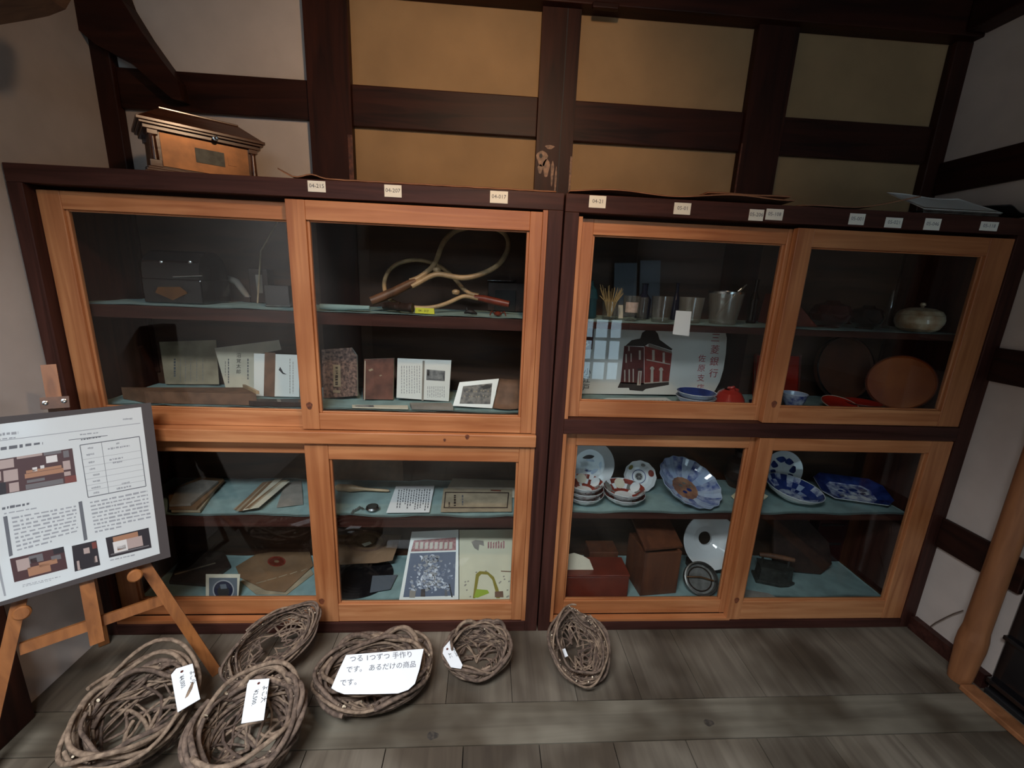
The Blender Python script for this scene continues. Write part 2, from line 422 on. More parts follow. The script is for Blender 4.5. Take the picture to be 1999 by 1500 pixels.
trim(MB().box(XL, XL+.12, -3.8, D-.08, 2.44, ZC, BMy))                              # beam on the left wall
trim(MB().box(XR-.09, XR, -3.8, D-.08, 2.50, ZC, BMy))                              # beam on the right wall
trim(MB().box(.115, .215, D-.1, D-.078, 2.468, 2.488, BMx))                         # peg plate under the head beam
# curved brace running down from the upper left to the rail
pts = [(60, -60), (215, -60), (238, 0), (275, 60), (312, 112), (345, 155), (356, 196), (335, 192), (296, 158), (255, 122), (214, 100), (186, 86), (150, 55), (100, 22)]
trim(MB().slab([on(a, b, 'y', D-.07) for a, b in pts], (0, .066, 0), BMx))
# strut springing from the left wall close over the viewer's left
trim(MB().slab([on(a, b, 'y', -.2) for a, b in ((-60, 60), (0, 48), (60, 38), (95, 31), (128, 18), (150, -20), (160, -90), (-60, -90))], (0, -.1, 0), wood('strut_wood', (104, 78, 58), (78, 56, 42), 'x', rough=.6)))
# rails and board on the right wall
trim(MB().box(XR-.02, XR, -.30, D-.04, 1.90, 2.032, BMy))
trim(MB().box(XR-.02, XR, -.30, -.002, 1.155, 1.284, BMy))
trim(MB().box(XR-.02, XR, -.30, -.002, .423, .553, BMy))
o = MB().box(XR-.03, XR, -.30, -.004, 0, .062, DWx).build('baseboard_right'); o['kind'] = 'structure'
trim(MB().box(XL, XL+.06, -.47, -.33, 0, 1.2, BMz))
trim(MB().box(1.60, 1.66, -2.2, -.30, 0, .022, LOG))                                # sill strip

# ================================================================== THE TWO CABINETS
def rect_frame(mb, x0, x1, z0, z1, y0, y1, wl, wr, wb, wt, mz, mx):
    mb.box(x0, x0+wl, y0, y1, z0, z1, mz); mb.box(x1-wr, x1, y0, y1, z0, z1, mz)
    mb.box(x0+wl, x1-wr, y0+.0015, y1-.0015, z0, z0+wb, mx); mb.box(x0+wl, x1-wr, y0+.0015, y1-.0015, z1-wt, z1, mx)
def knot(mb, px, py, y, r=.011, mat=None):
    p = on(px, py, 'y', y); vs = [p+V3((r*1.0*math.cos(q)*(1+.15*math.sin(3*q)), -.0006, r*1.3*math.sin(q))) for q in [2*math.pi*i/14 for i in range(14)]]
    mb.add(vs, [tuple(range(14))], mat or KNOT)
def door(cab, x0, x1, z0, z1, y, wl, wr, wb, wt, knots=(), label=None):
    m = MB(); T = .027
    rect_frame(m, x0, x1, z0, z1, y, y+T, wl, wr, wb, wt, LWz, LWx)
    # small glazing bead stepping back to the pane
    b = .009
    rect_frame(m, x0+wl, x1-wr, z0+wb, z1-wt, y+.009, y+T-.004, b, b, b*.6, b*.6, LWz, LWx)
    for kx, ky in knots: knot(m, kx, ky, y)
    d = m.build('sliding_door', cab, .0018)
    g = MB(); g.box(x0+wl+.002, x1-wr-.002, y+.012, y+.015, z0+wb+.002, z1-wt-.002, GLASS)
    g.build('glass_pane', d)
    return d
FT, RT = .005, .036
CB = .43
LC = thing('display_cabinet', 'left-hand dark wood cabinet with sliding glass doors and a pale sill between its tiers', 'cabinet', (-.89, .2, 0), 'pair of built-in display cabinets')
m = MB()
XA, XB = -1.752, -.003
m.box(XA, -1.705, 0, CB, 0, 1.695, DWz); m.box(-.054, XB, 0, CB, 0, 1.695, DWz)
m.box(XA, XB, 0, CB, 1.695, 1.75, DWx)
m.box(-1.705, -.054, 0, .075, 0, .05, DWx)
m.build('carcass', LC, .002)
MB().box(-1.705, -.054, CB-.012, CB, .05, 1.695, INW).build('back_panel', LC)
MB().box(-1.705, -.054, .075, CB-.012, .05, .083, INW).build('bottom_board', LC)
MB().box(-1.705, -.054, .068, CB-.012, .895, .95, INW).build('middle_board', LC)
MB().box(-1.705, -.054, .07, CB-.012, .452, .494, DWx).build('shelf', LC, .001)
MB().box(-1.705, -.054, .07, CB-.012, 1.277, 1.320, DWx).build('shelf', LC, .001)
m = MB(); m.box(-1.704, -.052, -.012, .066, .846, .893, LWx); knot(m, 912, 853, -.012, .008); knot(m, 868, 859, -.012, .005)
m.build('sill', LC, .003)
m = MB(); m.box(-.0705, -.054, .003, .034, .896, 1.695, LWz); m.box(-.0705, -.054, .003, .034, .05, .845, LWz)
m.build('jamb_strip', LC, .001)
m = MB(); m.box(-1.704, -.95, .004, .034, .05, .062, LWx); m.build('track_strip', LC)
door(LC, -1.703, -.868, .894, 1.682, RT, .070, .05, .06, .056)
door(LC, -.916, -.071, .897, 1.688, FT, .062, .042, .062, .062, ((604, 792),))
door(LC, -1.703, -.868, .064, .838, RT, .070, .05, .068, .05)
door(LC, -.916, -.071, .052, .838, FT, .086, .042, .082, .060, ((628, 1174),))

RC = thing('display_cabinet', 'right-hand dark wood cabinet with sliding glass doors and a dark rail between its tiers', 'cabinet', (.86, .2, 0), 'pair of built-in display cabinets')
m = MB()
m.box(.003, .052, 0, CB, 0, 1.692, DWz); m.box(1.658, XR-.002, 0, CB, 0, 1.692, DWz)
m.box(.003, XR-.002, 0, CB, 1.692, 1.75, DWx)
m.box(.052, 1.658, 0, .075, 0, .042, DWx)
m.box(.052, 1.658, 0, .066, .900, .957, DWx)
m.build('carcass', RC, .002)
MB().box(.052, 1.658, CB-.012, CB, .05, 1.692, INW).build('back_panel', RC)
MB().box(.052, 1.658, .075, CB-.012, .042, .083, INW).build('bottom_board', RC)
MB().box(.052, 1.658, .068, CB-.012, .92, .970, INW).build('middle_board', RC)
MB().box(.052, 1.658, .07, CB-.012, .498, .520, DWx).build('shelf', RC, .001)
MB().box(.052, 1.658, .07, CB-.012, 1.296, 1.320, DWx).build('shelf', RC, .001)
m = MB(); m.box(.052, .066, .003, .066, .958, 1.68, LWz); m.box(.052, .066, .003, .066, .042, .898, LWz)
m.build('jamb_strip', RC, .001)
m = MB(); m.box(.066, .852, .004, .034, .042, .052, LWx); m.build('track_strip', RC)
door(RC, .067, .87, .958, 1.679, RT, .046, .05, .062, .052)
door(RC, .833, 1.656, .959, 1.680, FT, .060, .092, .064, .062, ((1511, 789),))
door(RC, .067, .87, .053, .890, RT, .046, .05, .065, .050)
door(RC, .838, 1.656, .044, .896, FT, .060, .092, .092, .052, ((1438, 1172),))

# number labels stuck along the two top rails
LABS = [(600, 353, 636, 374, '04-215', 'L'), (750, 361, 784, 384, '04-207', 'L'), (957, 373, 991, 396, '04-017', 'L'), (1151, 382, 1182, 405, '04-21', 'R'),
        (1317, 396, 1347, 418, '05-01', 'R'), (1464, 409, 1489, 430, '05-206', 'R'), (1497, 408, 1527, 429, '05-108', 'R'), (1660, 417, 1686, 438, '05-001', 'R'),
        (1730, 425, 1759, 444, '05-021', 'R'), (1807, 428, 1833, 450, '05-046', 'R'), (1916, 433, 1946, 450, '05-118', 'R')]
for x0, y0, x1, y1, t, s in LABS:
    a = on(x0, y0, 'y', -.0012); b = on(x1, y1, 'y', -.0012); cx, cz = (a.x+b.x)/2, (a.z+b.z)/2; w, h = abs(b.x-a.x), min(.043, abs(a.z-b.z)+.004)
    cz = min(max(cz, 1.694+h/2), 1.749-h/2)
    m = MB(); m.box(cx-w/2, cx+w/2, -.0012, -.0002, cz-h/2, cz+h/2, LBLW)
    m.text(t, (cx, -.0012, cz-.004), (1, 0, 0), (0, 0, 1), .017, INK)
    o = m.build('number_label', LC if s == 'L' else RC); o['label'] = 'small white number label'

# ------------------------------------------------------------------ teal cloths on the shelves
def cloth(x0, x1, y0, y1, z, label, drop=.0, amp=.003, seed=0, mat=TEAL):
    q = random.Random(seed); ph = [(q.uniform(10, 34), q.uniform(8, 26), q.uniform(0, 6)) for _ in range(4)]
    m = MB()
    def fn(a, b):
        X, Y = x0+(x1-x0)*a, y0+(y1-y0)*b
        h = sum(abs(math.sin(f*X+g*Y+p))**3 for f, g, p in ph)/4*amp
        return (0, .006*math.sin(X*17+seed), h+.0005)
    m.sheet((x0, y0, z), (x1-x0, 0, 0), (0, y1-y0, 0), 90, 16, mat, fn, .0012)
    return tag(m.build('shelf_cloth'), label, 'cloth', 'teal cloths lining the cabinet shelves')
cloth(-1.69, -.06, .078, .40, 1.3205, 'teal cloth on the upper shelf of the left cabinet, under the wooden rackets', seed=1, amp=.005)
cloth(-1.69, -.06, .078, .40, .9505, 'teal cloth under the books and open album in the upper tier of the left cabinet', seed=2, amp=.006)
cloth(-1.69, -.06, .078, .40, .4945, 'crumpled teal cloth on the lower left cabinet shelf, under old papers', seed=3, amp=.008)
cloth(-1.69, -.06, .085, .40, .0835, 'teal cloth on the bottom of the left cabinet, under records and magazine', seed=4, amp=.003)
cloth(.06, 1.64, .078, .40, 1.3205, 'teal cloth on the upper shelf of the right cabinet, under the glassware', seed=5, amp=.002)
cloth(.06, 1.64, .078, .40, .9705, 'teal cloth in the upper tier of the right cabinet, under the red trays', seed=6, amp=.002)
cloth(.06, 1.64, .078, .40, .5205, 'teal cloth on the lower shelf of the right cabinet, under the painted bowls', seed=7, amp=.004)
cloth(.06, 1.64, .085, .40, .0835, 'teal cloth on the bottom of the right cabinet, under the red lacquer box', seed=8, amp=.002)
Z_LU, Z_LM, Z_LS, Z_LB = 1.327, .958, .504, .0885
Z_RU, Z_RM, Z_RS, Z_RB = 1.3245, .9745, .527, .0875
# ================================================================== ON TOP OF THE CABINETS
CK = thing('wooden_casket', 'brown antique casket with corner columns and hipped lid on the left cabinet top', 'box', (-1.362, .064, 1.7505), rz=R(40))
M0 = WM[CK.name]; L, W_ = .328, .185
def bxl(mb, x0, x1, y0, y1, z0, z1, mat): mb.box(x0, x1, y0, y1, z0, z1, mat, M0)
CKW = wood('casket_wood', (88, 50, 28), (56, 30, 18), 'x', rough=.26, across=30, coat=.5)
m = MB()
bxl(m, -.012, L+.012, -.012, W_+.012, 0, .012, CKW); bxl(m, -.007, L+.007, -.007, W_+.007, .012, .02, CKW); bxl(m, -.002, L+.002, -.002, W_+.002, .02, .027, CKW)
m.build('base_moulding', CK, .0015)
m = MB(); bxl(m, .012, L-.012, .008, W_-.008, .027, .138, CKW); m.build('body', CK, .001)
m = MB(); bxl(m, .038, L-.038, .0045, .0079, .032, .134, BRASSP); o = m.build('front_panel', CK); o['label'] = 'tarnished golden front panel'
m = MB(); bxl(m, .13, .215, .003, .0044, .062, .108, IRON); bxl(m, .225, .25, .003, .0044, .07, .1, BRASSP); o = m.build('name_plate', CK); o['label'] = 'grey plate in the middle of the front'
for cx_, cy_ in ((.02, .012), (L-.02, .012), (.02, W_-.012), (L-.02, W_-.012)):
    m = MB(); bxl(m, cx_-.016, cx_+.016, cy_-.014, cy_+.014, .027, .048, CKW); bxl(m, cx_-.014, cx_+.014, cy_-.012, cy_+.012, .124, .138, CKW)
    m.lathe([(0, .048), (.011, .048), (.0105, .06), (.009, .118), (.011, .124), (0, .124)], CKW, M0 @ Matrix.Translation((cx_, cy_, 0)), 16)
    m.build('corner_column', CK, .001)
m = MB()
bxl(m, -.004, L+.004, -.004, W_+.004, .138, .150, CKW); bxl(m, -.012, L+.012, -.012, W_+.012, .150, .158, CKW); bxl(m, -.018, L+.018, -.018, W_+.018, .158, .168, CKW)
a, b = -.014, L+.014; c0, d0 = -.014, W_+.014
vs = [(a, c0, .168), (b, c0, .168), (b, d0, .168), (a, d0, .168), (.05, .045, .216), (L-.05, .045, .216), (L-.05, W_-.045, .216), (.05, W_-.045, .216)]
m.add(vs, [(0, 1, 5, 4), (1, 2, 6, 5), (2, 3, 7, 6), (3, 0, 4, 7), (4, 5, 6, 7)], CKW, False, M0)
bxl(m, .05, L-.05, .045, W_-.045, .216, .222, CKW)
m.build('lid', CK, .0015)
m = MB(); m.lathe([(0, 0), (.009, 0), (.009, .004), (.005, .005), (0, .003)], STEEL, M0 @ at(.19, -.0185, .146, 0, R(90)), 20); o = m.build('keyhole_plate', CK); o['label'] = 'round pale metal keyhole plate'

def board_sheet(name, x0, x1, y0, y1, z, label, fn, th=.004, mat=CARD):
    m = MB(); m.sheet((x0, y0, z), (x1-x0, 0, 0), (0, y1-y0, 0), 60, 10, mat, fn, th)
    return tag(m.build(name), label, 'cardboard', 'loose cardboard on the cabinet tops')
board_sheet('cardboard_sheet', -.93, -.03, .006, .36, 1.7515, 'brown cardboard sheet with curled left end on the left cabinet top',
            lambda a, b: (0, 0, .024*max(0, (.06-a)/.06)**1.5 + .011*math.exp(-((a-.115)/.035)**2)*(1-b) + .001*abs(math.sin(a*40))))
board_sheet('cardboard_sheet', .015, .80, .004, .36, 1.7515, 'wavy brown cardboard sheet on the right cabinet top, next to the gap between cabinets',
            lambda a, b: (0, 0, .004+.012*math.sin(a*6.0+.4)**2 + .010*a*a*(1-b)))
board_sheet('cardboard_strip', .50, .80, .03, .11, 1.781, 'narrow orange cardboard strip lying on the wavy cardboard sheet', lambda a, b: (0, 0, .001*math.sin(a*9)), .005)
board_sheet('cardboard_sheet', .82, 1.26, .01, .3, 1.7515, 'brown cardboard with raised corner, left of the white folder on the right cabinet',
            lambda a, b: (0, 0, .05*a**2.6+.003*math.sin(a*9)))
FO = thing('document_folder', 'thin white glossy folder lying on the right end of the cabinet top', 'folder', (1.40, .1, 1.752))
m = MB(); m.box(1.285, 1.575, .012, .2, 1.7525, 1.758, GUNM); m.box(1.28, 1.58, .010, .21, 1.759, 1.764, GUNM); m.build('binder_spine', FO, .001)
m = MB(); m.sheet((1.285, .012, 1.765), (.30, 0, 0), (0, .17, .078), 16, 8, MAGW, lambda a, b: (0, 0, .006*math.sin(a*5+1)*b), .002); m.build('cover', FO)
m = MB()
m.sheet((1.585, .01, 1.752), (.13, 0, 0), (0, .33, 0), 24, 18, BLACKM, lambda a, b: (0, 0, .012+.05*math.exp(-((a-.05)/.45)**2)*(.5+.5*b)+.004*math.sin(9*a+7*b)), .003)
tag(m.build('dark_cloth'), 'crumpled black cloth at the far right end of the cabinet top', 'cloth')

# ================================================================== EASEL AND DISPLAY BOARD
a_ = R(40); EU = V3((math.cos(a_), math.sin(a_), 0)); EN = V3((math.sin(a_), -math.cos(a_), 0)); th = R(15)
ET = V3((0, 0, math.cos(th))) - EN*math.sin(th); EP = EU.cross(ET); EP = EP if EP.dot(EN) > 0 else -EP
EF = V3((-1.208, -.189, 0))
def ep(u, t, off=0): return EF + EU*u + ET*t + EP*off
def ebar(mb, u0, t0, u1, t1, w, th_, off, mat):
    d = Vector((u1-u0, t1-t0)).normalized(); n = Vector((-d.y, d.x))*w/2
    pts = [ep(u0+n.x, t0+n.y, off), ep(u1+n.x, t1+n.y, off), ep(u1-n.x, t1-n.y, off), ep(u0-n.x, t0-n.y, off)]
    mb.slab(pts, EP*th_, mat)
EA = thing('wooden_easel', 'orange wood easel in the left corner holding the display board', 'easel', ep(-.285, 0))
for s in (1, -1):
    u0 = -.285+s*.285; m = MB(); ebar(m, u0, .004, -.285+s*.03, .86, .032, .016, -.018, PEG); m.build('leg', EA, .002)
m = MB(); ebar(m, -.445, .345, -.112, .335, .034, .014, -.033, PEG); m.build('crossbar', EA, .002)
m = MB(); ebar(m, -.283, .285, -.275, 1.185, .034, .014, -.0045, PEG); m.build('mast', EA, .002)
m = MB(); q = ep(-.28, .80, -.04); m.slab([q+EU*.016, q-EU*.016, V3((-1.715, -.052, .004))-EU*.016, V3((-1.715, -.052, .004))+EU*.016], -EP*.014, PEG); m.build('rear_leg', EA, .002)
for u in (-.168, -.418):
    m = MB()
    Mx = Matrix.Translation(ep(u, .466, -.004)) @ Matrix(((EU.x, ET.x, EP.x, 0), (EU.y, ET.y, EP.y, 0), (EU.z, ET.z, EP.z, 0), (0, 0, 0, 1)))
    m.lathe([(0, 0), (.009, 0), (.009, .036), (.020, .038), (.020, .046), (.016, .050), (0, .050)], PEG, Mx, 24); m.build('peg', EA)
m = MB(); ebar(m, -.305, 1.066, -.243, 1.062, .036, .026, .011, RACKH); o = m.build('top_clamp', EA, .002); o['label'] = 'dark brown clamp with two silver screws'
for u in (-.294, -.254):
    s = MB(); Mx = Matrix.Translation(ep(u, 1.066, .0372)) @ Matrix(((EU.x, ET.x, EP.x, 0), (EU.y, ET.y, EP.y, 0), (EU.z, ET.z, EP.z, 0), (0, 0, 0, 1)))
    s.lathe([(.007, 0), (.0065, .002), (.003, .003), (0, .002)], STEEL, Mx, 16); s.build('screw', o)
# board, rolled about two degrees on its pegs
BD = thing('display_board', 'dark-framed information board with printed sheet of texts and photos on the wooden easel', 'board', ep(-.285, .49, .02))
ro = R(2.2); BU = EU*math.cos(ro) - ET*math.sin(ro); BT = ET*math.cos(ro) + EU*math.sin(ro); BO = ep(-.071, .487, .018)
BW, BH = .408, .541
def bp(s, t, o=0): return BO - BU*s + BT*t + EP*o          # s runs leftwards from the right edge
m = MB(); m.slab([bp(0, 0), bp(BW, 0), bp(BW, BH), bp(0, BH)], EP*.010, MOUNT); m.build('mount_board', BD, .001)
m = MB(); m.slab([bp(.027, .022, .0102), bp(BW-.02, .012, .0102), bp(BW-.02, BH-.022, .0102), bp(.027, BH-.012, .0102)], EP*.0006, PLAST)
def bhit(px, py, lvl=1): return hit(px, py, bp(0, 0, .0108+.0003*lvl), EP)
def bq(pts, mat, lvl=1): m.poly([bhit(x, y, lvl) for x, y in pts], mat)
def bframe(TL, TR, BR, BL):
    TL, TR, BR, BL = map(Vector, (TL, TR, BR, BL))
    return lambda a, b: tuple((TL*(1-a)+TR*a)*(1-b)+(BL*(1-a)+BR*a)*b)
def brect(fr, a0, b0, a1, b1, mat, lvl): bq([fr(a0, b0), fr(a1, b0), fr(a1, b1), fr(a0, b1)], mat, lvl)
def textblock(fr, rows, h, q, mat=TXTG, dens=.8, a0=0, a1=1):
    for i in range(rows):
        b = (i+.5)/rows; x = a0
        end = a1 if i < rows-1 else a0+(a1-a0)*q.uniform(.4, .8)
        while x < end:
            l = q.uniform(.03, .12)*(a1-a0); e = min(x+l, end)
            brect(fr, x, b-h/rows/2*q.uniform(.6, 1.1), e, b+h/rows/2*q.uniform(.6, 1.1), mat, 1)
            x = e+q.uniform(.01, .03)*(a1-a0)/dens
q = random.Random(3)
def bline(p0, p1, w, mat): 
    (x0, y0), (x1, y1) = p0, p1; d = Vector((x1-x0, y1-y0)).normalized(); n = Vector((-d.y, d.x))*w/2
    bq([(x0+n.x, y0+n.y), (x1+n.x, y1+n.y), (x1-n.x, y1-n.y), (x0-n.x, y0-n.y)], mat)
# heading lines
textblock(bframe((-10, 846), (82, 836), (83, 843), (-10, 853)), 1, .8, q, TXTG)
textblock(bframe((-10, 857), (92, 844), (92, 848), (-10, 861)), 1, .6, q, TXTG)
bline((-12, 862), (274, 826), 1.2, TXTG)
textblock(bframe((-10, 874), (134, 855), (134, 861), (-10, 881)), 1, .9, q, TXTD)
bline((134, 859), (210, 850), 1.2, TXTD)
textblock(bframe((156, 846), (236, 837), (236, 842), (156, 851)), 1, .5, q, TXTG)
textblock(bframe((158, 856), (210, 849), (210, 853), (158, 861)), 1, .5, q, TXTD)
textblock(bframe((240, 816), (264, 814), (264, 819), (240, 821)), 1, .7, q, TXTG)
# picture of shelves
f = bframe((-14, 899), (141, 875), (150, 940), (-10, 968))
brect(f, 0, 0, 1, 1, SPH['board_photo_dark'], 1)
for r_, mt in (((.0, .03, .26, .28), 'board_photo_pale'), ((.12, .34, .30, .66), 'board_photo_pale'), ((.0, .34, .09, .60), 'board_photo_pale'), ((.30, .0, .62, .07), 'board_photo_pale'), ((.64, .0, .86, .09), 'board_photo_grey'),
               ((.66, .12, .80, .32), 'board_photo_white'), ((.40, .44, .84, .52), 'board_photo_tan'), ((.38, .53, .86, .66), 'board_photo_tan'), ((.48, .38, .54, .5), 'board_photo_white'), ((.58, .36, .63, .46), 'board_photo_white'),
               ((.40, .72, .62, .80), 'board_photo_grey'), ((.88, .04, .95, .24), 'board_photo_grey'), ((.86, .34, .95, .60), 'board_photo_pale'), ((.86, .66, .94, .78), 'board_photo_pale'), ((.38, .84, .84, .98), 'board_photo_grey'),
               ((.18, .72, .3, .98), 'board_photo_pale'), ((.86, .8, 1, 1), 'board_photo_red'), ((.0, .66, .14, 1), 'board_photo_black')):
    brect(f, *r_, SPH[mt], 2)
# table
T = bframe((156, 869), (272, 852), (285, 949), (172, 971))
for p0, p1, w in (((0, 0), (1, 0), 1.6), ((1, 0), (1, 1), 1.6), ((1, 1), (0, 1), 1.6), ((0, 1), (0, 0), 1.6), ((.36, 0), (.36, 1), .8)): bline(T(*p0), T(*p1), w, TXTD)
for b in (.28, .42, .55, .66, .78, .88): bline(T(0, b), T(1, b), .6, TXTG)
for b, a0, a1 in ((.08, .12, .25), (.2, .08, .3), (.35, .1, .3), (.48, .1, .3), (.6, .14, .3), (.72, .12, .32), (.84, .08, .3), (.94, .1, .32), (.07, .6, .72), (.15, .45, .92), (.36, .45, .9), (.43, .5, .8), (.86, .6, .8), (.94, .5, .9)):
    textblock(bframe(T(a0, b-.02), T(a1, b-.02), T(a1, b+.025), T(a0, b+.025)), 1, .8, q, TXTG)
textblock(bframe((175, 978), (287, 955), (296, 1020), (186, 1042)), 9, .5, q, TXTG, .8)
# lower left block
textblock(bframe((4, 990), (92, 974), (92, 979), (4, 996)), 1, .9, q, TXTD)
textblock(bframe((8, 1001), (140, 977), (140, 981), (8, 1005)), 1, .7, q, TXTG)
bq([(6, 1009), (14, 1007), (25, 1084), (18, 1087)], TXTD); bq([(153, 980), (160, 978), (171, 1053), (164, 1056)], TXTD)
textblock(bframe((22, 1008), (148, 985), (154, 1046), (34, 1078)), 9, .5, q, TXTG, .6)
bq([(-2, 1090), (3, 1120), (12, 1163), (8, 1164), (-2, 1122)], TXTG)
f = bframe((19, 1091), (124, 1067), (132, 1110), (28, 1137)); brect(f, 0, 0, 1, 1, SPH['board_photo_dark'], 1)
for r_, mt in (((.1, .12, .34, .6), 'board_photo_pale'), ((.34, .08, .6, .4), 'board_photo_grey'), ((.36, .2, .48, .5), 'board_photo_dark'), ((.28, .55, .7, .92), 'board_photo_tan'), ((.5, .45, .84, .65), 'board_photo_tan'), ((.8, .0, 1, .25), 'board_photo_black'), ((.74, .3, .92, .5), 'board_photo_grey')):
    brect(f, *r_, SPH[mt], 2)
textblock(bframe((44, 1141), (118, 1124), (118, 1130), (44, 1147)), 2, .5, q, TXTG)
f = bframe((140, 1066), (188, 1055), (196, 1103), (146, 1116)); brect(f, 0, 0, 1, 1, SPH['board_photo_black'], 1)
for r_, mt in (((.44, .2, .68, .44), 'board_photo_pale'), ((.22, .42, .84, .95), 'board_photo_black'), ((.12, .62, .26, .98), 'board_photo_pale'), ((.78, .6, .92, .85), 'board_photo_pale'), ((.8, .05, .98, .3), 'board_photo_red')): brect(f, *r_, SPH[mt], 2)
f = bframe((206, 1050), (290, 1030), (296, 1069), (213, 1089)); brect(f, 0, 0, 1, 1, SPH['board_photo_black'], 1)
for r_, mt in (((.16, .06, .74, .3), 'board_photo_tan'), ((.14, .3, .46, .85), 'board_photo_white'), ((.46, .3, .82, .8), 'board_photo_pale'), ((.22, .55, .42, .75), 'board_photo_tan'), ((.05, .84, .95, .9), 'board_photo_grey')): brect(f, *r_, SPH[mt], 2)
textblock(bframe((215, 1092), (298, 1073), (298, 1077), (215, 1096)), 1, .7, q, TXTG)
o = m.build('printed_sheet', BD); o['label'] = 'white laminated sheet with texts and five photos'

# ================================================================== FLOOR: VINE BASKETS
def basket(label, x, y, rx, ry, h, rz, rx_tilt, seed, nb, nr, thick, zlift=0, name='vine_basket', handles=(), group='woven vine baskets on the floor', ytilt=0, pinch=0):
    q = random.Random(seed); B = thing(name, label, 'basket', (x, y, 0), group)
    M = at(x, y, zlift, rz, rx_tilt, ytilt)
    def surf(a, d, k=1.0):
        s = (1-.42*d*d)*k if d < .75 else (1-.42*d*d)*k*max(0, (1-d)/.25)**.5
        px_ = rx*(1-pinch*max(0, math.cos(a))*.0)
        return M @ V3((px_*s*math.cos(a), ry*s*math.sin(a)*(1-pinch*max(0, math.cos(a))**2), h*(1-d)+.004))
    body = MB(); rim = MB()
    for i in range(nb):                                  # strands dipping from rim to rim
        a = q.uniform(0, 2*math.pi); span = q.uniform(1.3, 3.3)*q.choice((-1, 1)); dep = q.uniform(.45, 1.0); ph = q.uniform(0, 6)
        N = 20; pts = []
        for j in range(N+1):
            t = j/N; d = dep*math.sin(math.pi*t)**.75
            pts.append(surf(a+span*t+.1*math.sin(ph+7*t), min(d, .995), 1+.06*math.sin(ph+9*t)))
        r0 = thick*q.uniform(.42, .95)
        body.tube(pts, [r0*(1-.25*abs(2*j/N-1)) for j in range(N+1)], q.choice((VINE, VINE3, VINE2)), 6, capmat=VCUT if i % 3 == 0 else None)
    for i in range(nb//2):                               # strands running round the wall
        a = q.uniform(0, 6.28); span = q.uniform(2.2, 5.6); d0 = q.uniform(.12, .9); ph = q.uniform(0, 6); N = 30
        pts = [surf(a+span*j/N, min(.97, max(.02, d0+.09*math.sin(ph+5*j/N))), 1.02+.05*math.sin(ph+11*j/N)) for j in range(N+1)]
        body.tube(pts, thick*q.uniform(.42, .85), q.choice((VINE, VINE2)), 6, capmat=VCUT if i % 4 == 0 else None)
    for i in range(nr):
        ph = q.uniform(0, 6); ph2 = q.uniform(0, 6); k = q.uniform(.84, 1.16); zo = q.uniform(-.22, .26); N = 52; a0 = q.uniform(0, 6.28); span = q.uniform(4.5, 6.9)
        pts = []
        for j in range(N+1):
            a = a0+span*j/N
            p = surf(a, max(0, .05+.06*math.sin(2*a+ph)), k+.07*math.sin(2*a+ph2)+.03*math.sin(5*a+ph))
            p = p + M.to_3x3() @ V3((0, 0, h*zo + h*.17*math.sin(2*a+ph2*2) + thick*1.6*math.sin(4*a+ph)))
            pts.append(p)
        rim.tube(pts, thick*q.uniform(.7, 1.1), q.choice((VINE, VINE, VINE2)), 7, capmat=VCUT if i % 3 == 0 else None)
    for (a0, a1, up, out) in handles:
        for kk in range(2):
            N = 18; e = q.uniform(-.08, .08); rr = thick*1.15
            pts = []
            for j in range(N+1):
                t = j/N; s = math.sin(math.pi*t)
                p = surf(a0+(a1-a0)*t+e, .1, 1+out*s) + M.to_3x3() @ V3((0, 0, up*s*(1-.12*kk)))
                pts.append(p)
            rim.tube(pts, rr, q.choice((VINE, VINE2)), 7, capmat=VCUT)
    for mb_ in (body, rim):
        for p in mb_.v:
            if p.z < .003: p.z = .003
    body.build('basket_body', B); rim.build('rim', B)
    return B
def tagcard(B, pts, zs, name='price_tag', lines=(), hole=None, label='white handwritten price tag'):
    P = [on(x, y, 'z', z) for (x, y), z in zip(pts, zs)]
    n = (P[1]-P[0]).cross(P[2]-P[0]).normalized()
    if n.z < 0: n = -n
    m = MB(); m.slab(P, n*.0012, PAPER)
    c0 = P[0]
    for (tx, ty, bx, by, body, size) in lines:
        z = sum(zs)/len(zs)
        a = hit(tx, ty, c0+n*.0014, n); b = hit(bx, by, c0+n*.0014, n)
        U = (b-a).normalized(); m.text(body, a, U, n.cross(U), size, INKD, 'l', .1, rnd)
    if hole:
        p = hit(*hole, c0+n*.0015, n); U = (P[1]-P[0]).normalized(); Wv = n.cross(U)
        m.add([p+(U*math.cos(t)+Wv*math.sin(t))*.0042 for t in [i*math.pi/6 for i in range(12)]], [tuple(range(12))], REDB)
        m.add([p+n*.0003+(U*math.cos(t)+Wv*math.sin(t))*.0018 for t in [i*math.pi/6 for i in range(12)]], [tuple(range(12))], INKD)
    o = m.build(name, B); o['label'] = label
    return o
b1 = basket('large round vine basket at the front left, its tag by the easel foot', -1.285, -.415, .138, .140, .140, R(10), R(8), 11, 30, 7, .0078, zlift=.012, handles=((2.2, 3.4, .03, .1),))
tagcard(b1, [(344, 1306), (376, 1296), (391, 1365), (347, 1391), (334, 1318)], [.215, .217, .196, .192, .210], lines=((371, 1312, 374, 1345, 'よこ小', .017), (350, 1322, 357, 1362, '¥4,000.', .016)), hole=(355, 1311))
b2 = basket('large vine basket at the front, cut off by the picture edge, tag reading 2,500', -.925, -.472, .132, .128, .15, R(-5), R(6), 12, 30, 7, .0080, zlift=.010, handles=((.9, 2.3, .05, .12),))
tagcard(b2, [(487, 1328), (526, 1325), (515, 1406), (471, 1413), (483, 1336)], [.185, .186, .165, .163, .183], lines=((514, 1340, 509, 1378, 'よこ大', .018), (497, 1348, 489, 1388, '¥2,500.', .016)), hole=(505, 1334))
